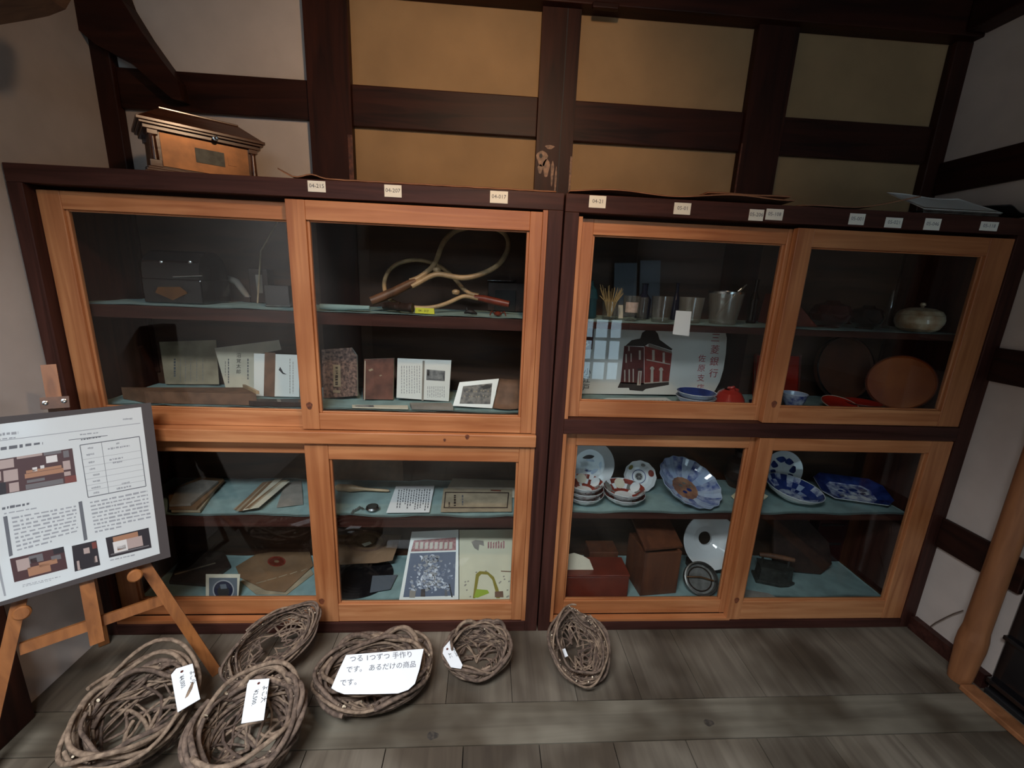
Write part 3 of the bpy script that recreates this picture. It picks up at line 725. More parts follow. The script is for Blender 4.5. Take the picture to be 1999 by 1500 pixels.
b3 = basket('finely woven oblong vine basket without tag, leaning on the left cabinet', -1.025, -.145, .152, .080, .075, R(58), R(34), 13, 66, 6, .0046, zlift=.078, ytilt=R(-14))
b4 = basket('wide shallow vine basket holding a large handwritten note', -.615, -.262, .185, .135, .095, R(6), 0, 14, 32, 8, .0074, handles=((.7, 1.6, .05, .1), (1.7, 2.6, .04, .08)))
b5 = basket('small vine basket with loop handles and curled tag, right of the note basket', -.255, -.165, .118, .086, .10, R(8), R(14), 15, 38, 6, .0058, handles=((.35, 1.2, .05, .18), (1.4, 2.5, .05, .1)))
tagcard(b5, [(879, 1250), (903, 1299), (900, 1306), (880, 1303), (864, 1276), (866, 1265)], [.135, .125, .124, .122, .127, .130], lines=((884, 1268, 896, 1292, '¥1,500', .012), (875, 1276, 884, 1297, 'よこ', .012)), hole=(873, 1267), label='curled white price tag')
b6 = basket('pointed vine basket leaning on the post between the two cabinets', .125, -.150, .126, .100, .080, R(100), 0, 16, 58, 6, .0046, zlift=.050, ytilt=R(-27), pinch=.5)
tagcard(b6, [(1096, 1268), (1103, 1266), (1109, 1281), (1102, 1284)], [.10, .10, .09, .09], label='small white tag inside')
NP = [(675.6, 1279), (751, 1273), (827, 1267), (819, 1306), (810, 1335), (797, 1347), (777, 1354), (725, 1355.5), (672, 1355.6), (657, 1350), (646.7, 1343.7), (660, 1312)]
P3 = [on(675.6, 1279, 'z', .182), on(827, 1267, 'z', .182), on(725, 1355.5, 'z', .145)]; n = (P3[1]-P3[0]).cross(P3[0]-P3[2]).normalized(); n = n if n.z > 0 else -n
P = [hit(x, y, P3[0], n) for x, y in NP]
m = MB(); m.slab(P, n*.001, PAPER)
U = (P[2]-P[0]).normalized(); Wn = n.cross(U).normalized()
for body, (x, y), sz in (('つる 1つずつ 手作り', (683, 1292), .0235), ('です。 あるだけの商品', (675, 1313), .0225), ('です。', (664, 1339), .0225)):
    a = hit(x, y, P[0]+n*.0012, n); m.text(body, a, U, Wn, sz, INK, 'l', .2, rnd)
tag(m.build('handwritten_note'), 'large white handwritten note lying across the wide vine basket', 'note')

# ================================================================== FAR RIGHT
PO = thing('log_post', 'upright pale peeled log standing against the right-hand wall', 'post', (1.648, -.262, 0))
m = MB(); q = random.Random(5); prof = [(0, .0), (.034, .0), (.037, .03), (.040, .10), (.044, .16), (.043, .2), (.038, .24), (.037, .5), (.038, .9), (.037, 1.3), (.036, 1.8), (.036, 2.49), (0, 2.49)]
m.lathe(prof, LOG, at(1.648, -.262, .001), 20, .03, 3); m.build('trunk', PO)
CU = thing('black_cupboard', 'glossy black cupboard with stepped ledges at the far right edge', 'cupboard', (1.93, -.8, 0))
m = MB(); m.box(1.70, 2.15, -1.35, -.315, .02, .95, BLACKL); m.build('body', CU, .003)
m = MB(); m.box(1.685, 2.15, -1.36, -.312, .245, .262, BLACKL); m.build('ledge', CU, .003)
m = MB(); m.box(1.68, 2.15, -1.36, -.312, .05, .07, BLACKL); m.build('ledge', CU, .003)
m = MB(); m.box(1.69, 2.15, -1.36, -.312, 0, .02, BLACKM); m.build('plinth', CU, .002)
m = MB(); c1 = [on(1815, 1224, 'x', 1.69), on(1826, 1216, 'x', 1.69), on(1845, 1206, 'x', 1.694), on(1862, 1198, 'x', 1.694), on(1880, 1192, 'x', 1.694)]
m.tube(c1, .0022, CABLE, 6); tag(m.build('thin_cable'), 'thin grey cable bending up the wall behind the log post', 'cable')
# ================================================================== INSIDE THE CABINETS: helpers
def lean(px, py, z0, deg=8, ymin=.085, ymax=.36, y=None):
    """plane leaning backwards by deg whose foot stands on the shelf z0 at the given point"""
    yb = y if y is not None else min(max(on(px, py, 'z', z0).y, ymin), ymax)
    N = V3((0, -math.cos(R(deg)), math.sin(R(deg)))); return V3((0, yb, z0)), N
def quadpts(pl, pts, lift=0): return [hit(x, y, pl[0]+pl[1]*lift, pl[1]) for x, y in pts]
def fit_floor(P, z0):
    dz = z0 - min(p.z for p in P); return [p+V3((0, 0, dz)) if dz > 0 else p for p in P]
def card(name, label, cat, pl, pts, mat, th=.003, art=None, edge=None, group=None, z0=None):
    """solid sheet or book standing in plane pl with the seen outline pts; art(add, hitpoint) prints on its face"""
    P = quadpts(pl, pts); z0 = pl[0].z if z0 is None else z0
    sh = max(0, z0+.0005-min((p-pl[1]*th).z for p in P), z0+.0005-min(p.z for p in P))
    up = V3((0, 0, sh)); P = [p+up for p in P]
    m = MB(); m.slab([p for p in P], -pl[1]*th, mat, edge)
    if art:
        def A(pp, mm, lvl=1): m.poly([hit(x, y, pl[0]+up+pl[1]*.0004*lvl, pl[1]) for x, y in pp], mm)
        def T_(body, x, y, size, mm, vert=False, lvl=2):
            o = hit(x, y, pl[0]+up+pl[1]*.0004*lvl, pl[1]); U = V3((1, 0, 0)); Wv = pl[1].cross(U)
            if Wv.z < 0: Wv = -Wv
            if vert:
                for i, ch in enumerate(body): m.text(ch, o-Wv*size*1.15*i, U, Wv, size, mm, 'c', lift=.0002)
            else: m.text(body, o, U, Wv, size, mm, 'c', lift=.0002)
        art(A, T_)
    return tag(m.build(name), label, cat, group)
def flatz(name, label, cat, z, pts, mat, th=.003, art=None, edge=None, group=None):
    """flat thing lying on plane z (its underside) with seen outline pts of its upper face"""
    P = [on(x, y, 'z', z+th) for x, y in pts]
    P = [V3((p.x, min(max(p.y, .082), .408), p.z)) for p in P]
    m = MB(); m.slab(P, V3((0, 0, -th)), mat, edge)
    if art:
        def A(pp, mm, lvl=1):
            Q = [on(x, y, 'z', z+th+.0004*lvl) for x, y in pp]; m.poly([V3((p.x, min(max(p.y, .0825), .4075), p.z)) for p in Q], mm)
        art(A, m)
    return tag(m.build(name), label, cat, group)
def rect(x0, y0, x1, y1): return [(x0, y0), (x1, y0), (x1, y1), (x0, y1)]
def vtext(A, q, x, y0, y1, w, mat):
    y = y0
    while y < y1:
        h = q.uniform(2.5, 6); A([(x-w/2, y), (x+w/2, y), (x+w/2, min(y+h, y1)), (x-w/2, min(y+h, y1))], mat); y += h+q.uniform(.8, 2.2)
q = random.Random(21)
def depth(p): return (p-CAM).dot(_F)
def rad(px_half, p): return px_half*depth(p)/FPX
def spot(px, py, z, y=None):
    p = on(px, py, 'z', z) if y is None else on(px, py, 'y', y)
    return p.x, (p.y if y is None else y)
GL, GRr = 'left', 'right'

# ------------------------------------------------------------------ left cabinet, upper shelf
zs = Z_LU
x0, x1 = on(284, 600, 'y', .15).x, on(398, 600, 'y', .15).x
CS = thing('black_case', 'black lacquer case with shiny domed lid and brass plate on the left cabinet shelf', 'case', ((x0+x1)/2, .22, zs))
zt = on(340, 545, 'y', .15).z; ztop = on(340, 488, 'y', .15).z
MB().box(x0, x1, .15, .33, zs, zt, BLACKL).build('body', CS, .004)
m = MB(); N = 14; hh = ztop-zt
vs = []; 
for i in range(N+1):
    t = math.pi*i/N; yy = .24-.088*math.cos(t); zz_ = zt+.001+hh*math.sin(t)**.7
    vs += [(x0+.004, yy, zz_), (x1-.004, yy, zz_)]
m.add(vs, [(2*i, 2*i+1, 2*i+3, 2*i+2) for i in range(N)], BLACKL, True)
m.add(vs, [tuple(2*i for i in range(N+1))[::-1], tuple(2*i+1 for i in range(N+1))], BLACKL); m.build('domed_lid', CS)
o = MB().slab([on(a, b, 'y', .1465) for a, b in ((308, 560), (351, 560), (363, 569), (365, 573), (350, 580), (337, 586), (324, 580), (303, 571))], (0, .003, 0), BRASSP).build('maker_plate', CS); o['label'] = 'six-sided brass plate'
for kx in (316, 372):
    p = on(kx, 512, 'y', .165); m = MB(); m.lathe([(.0, .012), (.006, .009), (.008, .004), (.005, 0), (0, 0)], STEEL, at(p.x, .168, p.z, 0, R(70)), 14); m.build('stud', CS)
p0, p1 = on(338, 540, 'y', .148), on(395, 538, 'y', .148)
MB().tube([p0, p1], .003, STEEL, 8).build('clasp_bar', CS)
p = on(442, 600, 'y', .372)
m = MB(); pts = [on(a, b, 'y', .372) for a, b in ((410, 596), (416, 570), (428, 550), (445, 543), (462, 550), (475, 568), (487, 594))]
pts = [V3((p_.x, p_.y, max(p_.z, zs+.016))) for p_ in pts]
m.tube(pts, [.010, .013, .014, .014, .014, .013, .010], GREYP, 8)
m.box(pts[0].x-.014, pts[0].x+.014, .352, .392, zs, pts[0].z+.004, DARKBR); m.box(pts[-1].x-.014, pts[-1].x+.014, .352, .392, zs, pts[-1].z+.004, DARKBR)
tag(m.build('arched_yoke'), 'dim grey arched yoke behind the black case, left half of the upper shelf', 'yoke')
a, b = on(490, 600, 'y', .34).x, on(526, 600, 'y', .34).x
BX = thing('dark_box', 'tall dark brown box with a narrow white slip beside the arched yoke', 'box', ((a+b)/2, .37, zs))
MB().box(a, b, .345, .40, zs, on(500, 524, 'y', .345).z, DARKBR).build('body', BX, .002)
o = MB().slab([on(i, j, 'y', .344) for i, j in ((498, 536), (511, 536), (513, 572), (502, 572))], (0, .0008, 0), GREYP).build('slip', BX); o['label'] = 'narrow white slip'
a, b = on(519, 600, 'y', .16).x, on(566, 600, 'y', .16).x
m = MB(); m.box(a, b, .16, .25, zs, on(540, 557, 'y', .16).z, BLACKL); m.box(a-.002, b+.002, .158, .252, zs, zs+.006, GUNM)
tag(m.build('glazed_case', None, .002), 'small dark glossy case right of the tall dark box, by the door stile', 'case')
m = MB(); m.tube([V3((on(508, 595, 'y', .33).x, .31, zs)), on(509, 491, 'y', .35), on(545, 428, 'y', .39)], .0035, OLDP, 6)
tag(m.build('reflection_rod'), 'thin pale rod imitating a diagonal reflection at the back of the left cabinet', 'rod')  # added rod imitates a pale reflection streak
# rackets
def racket(name, label, loop, y_of, handle, hr, grip, throat=None, hm=RACKH, lr=.0105):
    RK = thing(name, label, 'racket', y_of(*handle[0], True), 'old wooden rackets without strings')
    P = [y_of(a, b) for a, b in loop]
    S_ = []
    for i in range(len(P)-1):
        pa, pb = P[max(i-1, 0)], P[min(i+2, len(P)-1)]
        for t in (0, .33, .66): 
            t2, t3 = t*t, t*t*t
            S_.append(.5*((2*P[i])+(-pa+P[i+1])*t+(2*pa-5*P[i]+4*P[i+1]-pb)*t2+(-pa+3*P[i]-3*P[i+1]+pb)*t3))
    S_.append(P[-1])
    MB().tube(S_, lr, RACKW, 10).build('hoop', RK)
    H = [y_of(a, b) for a, b in handle]; MB().tube(H, hr, hm, 12).build('handle', RK)
    if throat: 
        p = y_of(*throat); m = MB(); m.lathe([(0, -.012), (.014, -.008), (.017, 0), (.014, .008), (0, .012)], RACKW, at(*p), 12); m.build('throat_wedge', RK)
    return RK
def yb1(a, b, base=False):
    y = .13+.21*max(0, min(1, (590-b)/150)); p = on(a, b, 'y', y); p.z = min(max(p.z, zs+.016), 1.682); return V3((p.x, y, zs)) if base else p
racket('wooden_racket', 'larger stringless wooden racket standing up with its hoop at top right',
       [(800, 549), (816, 543), (832, 532), (846, 519), (855, 500), (862, 480), (872, 465), (887, 452), (906, 445), (930, 442), (955, 443), (976, 449), (989, 461), (993, 476), (988, 495), (975, 514), (955, 528), (930, 538), (905, 542), (880, 539), (858, 535), (840, 539), (818, 551), (803, 559)],
       yb1, [(724, 588), (745, 580), (770, 569), (800, 554), (812, 549)], [.016, .0175, .017, .016, .012], None, (853, 527))
def yb2(a, b, base=False):
    y = .19+.17*max(0, min(1, (602-b)/95)); p = on(a, b, 'y', y); p.z = max(p.z, zs+.012); return V3((p.x, y, zs)) if base else p
racket('wooden_racket', 'smaller stringless racket with red-tinged handle lying behind the larger racket',
       [(934, 577), (918, 573), (905, 564), (893, 550), (878, 534), (858, 519), (838, 511), (812, 507), (786, 511), (766, 521), (754, 538), (750, 558), (756, 578), (772, 591), (795, 598), (822, 601), (848, 599), (872, 592), (892, 583), (908, 578), (934, 583)],
       yb2, [(926, 580), (945, 583), (970, 589), (994, 594)], [.010, .014, .015, .013], None, (890, 570), RACKR, .0085)
BN = thing('binoculars', 'pair of dark brown binoculars in front of the racket handle', 'binoculars', on(775, 612, 'y', .12)*1.0)
for (a, b, c_, d_, y0_) in ((748, 598, 781, 602, .14), (772, 601, 806, 606, .105)):
    p, q_ = on(a, b, 'y', y0_), on(c_, d_, 'y', y0_-.012); d = (q_-p)
    p.z = q_.z = zs+.020; d = q_-p
    m = MB(); m.tube([p, p+d*.3, p+d*.32, p+d*.8, p+d*.82, q_], [.012, .013, .0155, .0165, .018, .018], DARKBR, 16); m.build('barrel', BN)
p = on(776, 596, 'y', .125); MB().tube([p, p+V3((.012, -.03, -.004))], .006, GUNM, 10).build('bridge', BN)
m = MB(); P = [on(a, b, 'y', .10) for a, b in ((811, 600), (847, 602), (848, 613), (810, 611))]; m.slab(P, (0, .012, -.001), YELL)
m.text('04 - 017', (P[0]+P[1]+P[2]+P[3])/4+V3((-.004, -.0004, -.004)), (1, 0, -.04), (0, 0, 1), .011, INKD)
tag(m.build('yellow_label'), 'small yellow paper label lying by the binoculars', 'label')
def blob(name, label, cat, px, py, y, r, mat, prof=((0, 0), (1, .02), (.9, .5), (.5, .9), (0, 1)), h=.8):
    p = on(px, py, 'y', y); m = MB(); m.lathe([(a*r, b*r*h) for a, b in prof], mat, at(p.x, y, zs), 14); return tag(m.build(name), label, cat)
p = on(918, 606, 'y', .12); m = MB(); m.tube([V3((p.x-.022, .12, zs+.006)), V3((p.x-.008, .115, zs+.012)), V3((p.x+.01, .118, zs+.010)), V3((p.x+.026, .12, zs+.004))], [.003, .008, .009, .003], BLACKM, 10)
m.lathe([(0, 0), (.006, .004), (.005, .012), (0, .016)], BLACKM, at(p.x-.012, .116, zs+.012), 10); tag(m.build('small_carving'), 'small black carved animal under the racket hoops', 'carving')
p = on(972, 610, 'y', .11); m = MB(); m.lathe([(0, 0), (.014, .003), (.016, .009), (.009, .016), (0, .018)], REDB, at(p.x, .11, zs), 12)
for s_ in (-1, 1):
    for t_ in (-.4, .4): m.tube([V3((p.x+s_*.012, .11, zs+.010)), V3((p.x+s_*.024, .105+t_*.02, zs+.018)), V3((p.x+s_*.030, .10+t_*.03, zs+.003))], .002, REDB, 6)
tag(m.build('small_crab_figure'), 'tiny dull red crab figure under the red racket handle', 'figurine')
a, b = on(952, 600, 'y', .38).x, on(1028, 600, 'y', .38).x
m = MB(); m.box(a, b, .37, .412, zs, on(980, 552, 'y', .37).z, DARKBR); m.box(a+.03, b-.05, .367, .3705, zs, on(980, 566, 'y', .37).z, BLACKM)
tag(m.build('brown_box', None, .002), 'dim brown box at the back right of the racket shelf', 'box')
m = MB(); zt_ = on(980, 550, 'y', .39).z; m.tube([V3((a-.004, .39, zt_+.004)), V3(((a+b)/2+.02, .392, zt_+.004)), V3((b-.05, .395, zt_+.010))], .0028, STEEL, 6); tag(m.build('metal_rod'), 'short pale metal rod on top of the dim brown box', 'rod')
m = MB(); m.tube([V3((on(625, 604, 'y', .10).x, .10, zs+.012)), V3((on(660, 606, 'y', .10).x, .105, zs+.010)), V3((on(722, 606, 'y', .10).x, .10, zs+.013))], [.010, .012, .008], TEAL, 10)
tag(m.build('rolled_cloth'), 'rolled teal cloth lying left of the binoculars', 'cloth')

# ------------------------------------------------------------------ left cabinet, books in the upper tier
zm = Z_LM
TR = thing('wooden_tray', 'shallow pale wooden tray standing in front of the leaning papers, left end', 'tray', (on(340, 780, 'z', zm).x, .2, zm))
P = [on(a, b, 'z', zm+.045) for a, b in ((236, 756), (474, 756), (444, 797), (180, 797))]
P = [V3((p.x, min(max(p.y, .09), .33), p.z)) for p in P]
m = MB(); m.slab(P, (0, 0, -.045), BROWN); m.build('body', TR, .002)
m = MB(); q0 = P[1]; q1 = P[2]; m.slab([q0, q0+V3((.012, 0, 0)), q1+V3((.012, 0, 0)), q1], (0, 0, .012), RACKW); m.build('edge_strip', TR)
def old1(A, T_):
    vtext(A, q, 341, 700, 735, 3.5, TXTD)
    for x in (352, 362, 372, 384, 396): vtext(A, q, x, 700, 745, 1.5, GREYP)
card('aged_document', 'dim grey document standing behind the wooden tray, leftmost of the papers', 'document', lean(330, 752, zm, 10, y=.375), [(314, 688), (424, 684), (430, 770), (326, 770)], OLDP, .003, old1)
def old2(A, T_):
    T_('沼覚太郎', 466, 697, .020, INKD, True); vtext(A, q, 446, 700, 748, 2, TXTD); vtext(A, q, 484, 700, 742, 2.2, TXTD); vtext(A, q, 440, 705, 735, 1.5, GREYP)
card('brush_letter', 'pale letter with black brush writing standing right of the grey document', 'document', lean(480, 772, zm, 12, y=.30), [(420, 689), (545, 673), (550, 692), (508, 700), (497, 772), (442, 768)], CREAM, .003, old2)
def wb(A, T_):
    vtext(A, q, 566, 700, 770, 1.2, GREYP); vtext(A, q, 572, 706, 768, 1.2, GREYP)
    A([(544, 722), (552, 730), (560, 731), (553, 727), (547, 716)], INKD)
AL = card('white_album', 'white book with a brown paper band, left of the door stile', 'book', lean(540, 775, zm, 10), [(496, 692), (584, 695), (584, 777), (496, 775)], MAGW, .012, wb)
pl = lean(540, 775, zm, 10); P = [p for p in quadpts((pl[0]+pl[1]*.0012, pl[1]), [(517, 691), (538, 692), (536, 778), (515, 776)])]
dz_ = max(0, zm+.001-min(p.z for p in P)); o = MB().slab([p+V3((0, 0, dz_)) for p in P], -pl[1]*.0008, BROWN).build('paper_band', AL); o['label'] = 'brown paper band'
def fb(A, m_):
    A([(520, 797), (540, 779), (547, 779), (528, 797)], GREYP); A([(565, 797), (582, 780), (585, 780), (570, 797)], BROWN)
flatz('dark_book', 'dark flat book with pale stripes lying below the white banded book', 'book', zm, [(478, 779), (600, 778), (604, 802), (452, 802)], DARKBR, .018, fb)
def sp(A, T_):
    A([(650, 712), (664.5, 712), (665.5, 755), (651, 755)], OLDP); vtext(A, q, 657, 716, 752, 5, INKD); A([(650, 761), (665, 762), (664, 767), (650, 766)], OLDP)
card('speckled_book', 'upright book with speckled red-brown cover and pale title slip', 'book', lean(660, 779, zm, 8), [(628, 688), (686, 684), (697, 700), (698, 778), (632, 783)], MAROON, .012, sp, MAGW)
def bb(A, T_): A([(712, 704), (713.5, 704), (712.5, 781), (711, 781)], CREAM); A([(719, 722), (726, 719), (729, 722), (722, 725)], OLDP); A([(740, 733), (744, 731), (746, 733), (742, 735)], OLDP)
card('brown_book', 'plain worn brown book standing between the speckled book and open white book', 'book', lean(740, 781, zm, 8), [(711, 704), (769, 702), (767, 783), (709, 782)], BROWNR, .016, bb, CREAM)
def ob(A, T_):
    A([(825, 704), (829, 704), (827, 782), (823, 782)], GREYP)
    A([(833, 721), (869, 724), (868, 744), (832, 742)], PHOTG); A([(834, 722), (838, 722), (838, 733), (834, 733)], INKD); A([(865, 732), (868.5, 733), (868, 743), (864, 742)], TXTD); A([(839, 738), (864, 740), (864, 743), (838, 741)], TXTG)
    for x in range(784, 821, 5): vtext(A, q, x, 714, 768, 1.3, TXTG)
    for x in range(835, 868, 4): vtext(A, q, x, 754, 776, 1.2, TXTG)
card('open_white_book', 'open white book with a small grey picture on its right page', 'book', lean(830, 783, zm, 8), [(776, 701), (826, 703), (881, 705), (876, 785), (826, 782), (774, 778)], MAGW, .010, ob)
pl = lean(925, 798, zm, 24)
AB = thing('open_photo_album', 'open album with a group photo on its white page and a brown facing page', 'album', pl[0]+V3((on(950, 797, 'z', zm).x, .02, 0)))
P = quadpts(pl, [(897, 746), (974, 739), (961, 797), (884, 792)]); up = V3((0, 0, max(0, zm+.001-min(p.z for p in P)+.001))); P = [p+up for p in P]
m = MB(); m.slab(P, -pl[1]*.002, MAGW)
m.poly([hit(a, b, pl[0]+up+pl[1]*.0004, pl[1]) for a, b in ((904, 754), (961, 748), (957, 789), (897, 788))], PHOTO)
for i in range(22):
    x = 906+ (i % 11)*4.6; y = 762+(i//11)*10+q.uniform(-1.5, 1.5)
    m.poly([hit(a, b, pl[0]+up+pl[1]*.0008, pl[1]) for a, b in ((x, y), (x+1.8, y), (x+1.8, y+2.6), (x, y+2.6))], OLDP if i % 3 else BLACKM)
m.poly([hit(a, b, pl[0]+up+pl[1]*.0008, pl[1]) for a, b in ((938, 755), (950, 750), (960, 752), (957, 758), (944, 760))], BLACKM)
o = m.build('photo_page', AB); o['label'] = 'white page with a dark group photo'
m = MB(); A0, A1 = P[1], P[2]; 
m.sheet(A1+V3((.002, 0, .001)), (.13, .03, 0), (A0-A1), 14, 4, BROWN, lambda a, b: (0, -.035*math.sin(a*2.6), .004*a), .002); o = m.build('facing_page', AB); o['label'] = 'brown facing page'
def bk1(A, m_): A([(680, 808), (692, 791.5), (729, 790.5), (718, 808)], PHOTG)
flatz('flat_booklet', 'cream open booklet with a dark picture lying in front of the brown book', 'booklet', zm, [(668, 812), (687, 790), (796, 791), (787, 812)], CREAM, .006, bk1)
flatz('grey_flat_book', 'grey-brown flat book lying in front of the open white book', 'book', zm, [(792, 812), (800, 786), (881, 786), (880, 812)], GREYP, .014)
flatz('green_slip', 'olive green slip of paper below the open photo album', 'paper', zm+.004, [(918, 812), (926, 802), (958, 803), (956, 812)], OLIVE, .001)

# ------------------------------------------------------------------ left cabinet, lower shelf
zl = Z_LS
st = thing('document_stack', 'stack of dark old documents at the left end of the lower shelf', 'documents', (on(370, 970, 'z', zl).x, .24, zl), None)
for i, (pp, mt) in enumerate([([(318, 1008), (326, 962), (392, 930), (436, 933), (376, 1008)], OLDP), ([(314, 1002), (330, 956), (396, 930), (438, 936), (372, 1000)], SLEEVE), ([(330, 985), (345, 953), (394, 936), (426, 939), (372, 983)], GREYP)]):
    z_ = zl+.001+.012*i; P = [on(a, b, 'z', z_+.010) for a, b in pp]; P = [V3((p.x, min(max(p.y, .084), .40), p.z)) for p in P]
    MB().slab(P, (0, 0, -.010), mt).build('bundle', st)
m = MB()
for i in range(9):
    a0, b0 = 462+i*4+q.uniform(-2, 2), 998+q.uniform(-6, 2); a1, b1 = 520+i*5+q.uniform(-6, 6), 938+q.uniform(-4, 5)
    z_ = zl+.004+.0022*i; p, r_ = on(a0, b0, 'z', z_), on(a1, b1, 'z', z_); p.y = max(p.y, .085); r_.y = min(r_.y, .40)
    w_ = V3((.014, .006, 0)); m.slab([p-w_, p+w_, r_+w_, r_-w_], (0, 0, .0018), q.choice((OLDP, SLEEVE, CREAM)))
tag(m.build('frayed_papers'), 'bundle of frayed old paper strips near the middle of the left lower shelf', 'papers')
flatz('loose_sheet', 'dull loose sheet lying right of the frayed paper strips', 'paper', zl+.001, [(540, 990), (556, 942), (588, 938), (592, 984)], GREYP, .002)
card('lighter_back_stand_in', 'brown board standing in for the lighter wooden back above the paddle', 'board', lean(700, 946, zl, 5, y=.385), [(640, 900), (786, 903), (788, 948), (640, 946)], BROWN, .006)  # added board imitates the lighter area of the wooden back
p0, p1 = on(654, 951, 'z', zl+.02), on(760, 958, 'z', zl+.01)
p0.y = min(p0.y, .345); p1.y = min(p1.y, .33)
d = p1-p0; m = MB(); m.tube([p0, p0+d*.05, p0+d*.3, p0+d*.42, p0+d*.55, p0+d*.95, p1], [.006, .016, .017, .012, .007, .006, .004], RACKW, 10)
tag(m.build('wooden_paddle'), 'short wooden paddle lying at the back of the left lower shelf', 'paddle')
WT = thing('pocket_watch', 'shiny dark pocket watch lying left of the handwritten note', 'watch', on(726, 992, 'z', zl+.002))
p = on(727, 991, 'z', zl+.012); r_ = .028
m = MB(); m.lathe([(0, -.006), (r_*.8, -.005), (r_, 0), (r_*.85, .007), (0, .010)], STEEL, at(p.x, p.y, p.z), 28); m.build('case', WT)
m = MB(); m.lathe([(0, .0104), (r_*.5, .0096), (r_*.7, .0088)], IRON, at(p.x, p.y, p.z), 20); m.build('cover_relief', WT)
c_ = [on(a, b, 'z', zl+.006) for a, b in ((709, 993), (702, 990), (697, 994), (690, 997), (686, 1003))]; m = MB()
for i in range(12):
    t = i/12*4; k_ = int(t); s_ = c_[k_].lerp(c_[min(k_+1, 4)], t-k_); m.lathe([(.0035, -.001), (.005, 0), (.0035, .001), (.002, 0), (.0035, -.001)], GUNM, at(s_.x, s_.y, s_.z, 0, R(60*(i % 2))), 10)
m.build('chain', WT)
def nt(A, m_):
    for x in range(782, 846, 5):
        y = 954+q.uniform(0, 3); e = q.uniform(980, 996)
        while y < e:
            h = q.uniform(2, 5); dx = (999-y)*.17-4; A([(x-3-(y-949)*.12, y), (x-1-(y-949)*.12, y), (x-1-(y+h-949)*.12, y+h), (x-3-(y+h-949)*.12, y+h)], INK); y += h+1.3
flatz('handwritten_card', 'white card with columns of blue handwriting on teal cloth, left cabinet', 'note', zl+.007, [(773, 949), (848, 948), (838, 1000), (754, 1001)], PAPER, .001, nt)
flatz('cream_sheets', 'cream sheets lying behind the brown printed certificate', 'paper', zl+.001, [(868, 962), (884, 932), (1010, 938), (1004, 970)], CREAM, .004)
def ct(A, m_):
    for pp in ([(869, 960), (993, 961), (992, 963), (868.5, 962)], [(866, 990), (990, 990), (990, 992), (866, 992)], [(869, 960), (871, 960), (868, 992), (866, 992)], [(992, 961), (994, 961), (991, 992), (989, 992)]): A(pp, DARKBR)
    vtext(A, q, 903, 966, 986, 3, TXTD); vtext(A, q, 888, 966, 988, 4, DARKBR); vtext(A, q, 877, 980, 989, 3, DARKBR); A([(958, 956), (978, 957), (978, 959), (958, 958)], RUST)
flatz('printed_certificate', 'brown printed certificate with a border on the left lower shelf', 'document', zl+.0055, [(866, 953), (1000, 955), (999, 998), (860, 999)], OLDP, .002, ct)

# ------------------------------------------------------------------ left cabinet, bottom
zb = Z_LB
def rsleeve(name, label, z, pts, mat, art=None, th=.003): return flatz(name, label, 'record sleeve', z, pts, mat, th, art, None, 'old records and sleeves in the left cabinet')
rsleeve('record_sleeve', 'lower brown record sleeve sticking out under the sleeve with red seal', zb, [(470, 1135), (520, 1075), (600, 1062), (612, 1120), (560, 1160), (500, 1160)], OLDP)
def seal(A, m_):
    for (rx_, ry_, mt, lv) in ((18, 10, RUST, 1), (15, 8, REDB, 2), (5, 2.6, SLEEVE, 3)): A([(540+rx_*math.cos(t), 1096-ry_*math.sin(t)) for t in [i*math.pi/12 for i in range(24)]], mt, lv)
    for i in range(5): A([(500+i*22, 1138-i*6), (520+i*20, 1133-i*6), (520+i*20, 1134.2-i*6), (500+i*22, 1139.5-i*6)], OLDP)
rsleeve('record_sleeve', 'torn brown record sleeve with a red oval seal, lower left cabinet', zb+.006, [(460, 1106), (500, 1082), (542, 1062), (582, 1050), (607, 1074), (611, 1104), (556, 1155), (518, 1151), (469, 1127)], SLEEVE, seal)
def dk(A, m_): A([(340, 1120), (420, 1098), (421, 1100), (341, 1123)], OLDP)
flatz('dark_portfolio', 'dark leather portfolio with a pale edge behind the framed emblem card', 'portfolio', zb, [(330, 1135), (352, 1088), (405, 1068), (446, 1066), (450, 1104), (400, 1140)], DARKBR, .014, dk)
def em(A, T_):
    A(rect(408, 1128, 463, 1171), SLATE); 
    A([(436+21*math.cos(t), 1152-20*math.sin(t)) for t in [i*math.pi/14 for i in range(28)]], TXTG, 2); A([(436+18.5*math.cos(t), 1152-17.5*math.sin(t)) for t in [i*math.pi/14 for i in range(28)]], NAVY, 3)
    A([(436+12*math.cos(t), 1155-11*math.sin(t)) for t in [i*math.pi/8 for i in range(16)]], BLACKM, 4); A([(429, 1141), (441, 1140), (443, 1149), (431, 1150)], SLATE, 5)
card('emblem_card', 'small dark picture card with round emblem and white border', 'card', lean(435, 1172, zb, 20), [(402, 1123), (469, 1123), (465, 1174), (402, 1174)], CREAM, .002, em)
p = on(712, 1108, 'z', zb+.003)
RE = thing('shellac_record', 'black record lying flat at the front, half under a brown sleeve', 'record', (p.x, .235, zb), 'old records and sleeves in the left cabinet')
m = MB(); cy = .235; r_ = .145
m.lathe([(0, .001), (r_, .001), (r_+.001, .003), (r_, .005), (r_*.98, .005)] + [(r_*(.98-.06*i), .005+(.0006 if i % 2 else 0)) for i in range(1, 11)] + [(.05, .005)], VINYL, at(p.x, cy, zb), 48); m.build('disc', RE)
def rs(A, m_):
    for rr in (42, 34, 26, 18):
        n_ = 24; A([(714+rr*math.cos(t), 1056-rr*.5*math.sin(t)) for t in [i*2*math.pi/n_ for i in range(n_)]], SLEEVE if rr in (34, 18) else BROWN, 5-rr//12)
    A([(706, 1062), (722, 1057), (726, 1061), (712, 1067)], CREAM, 6)
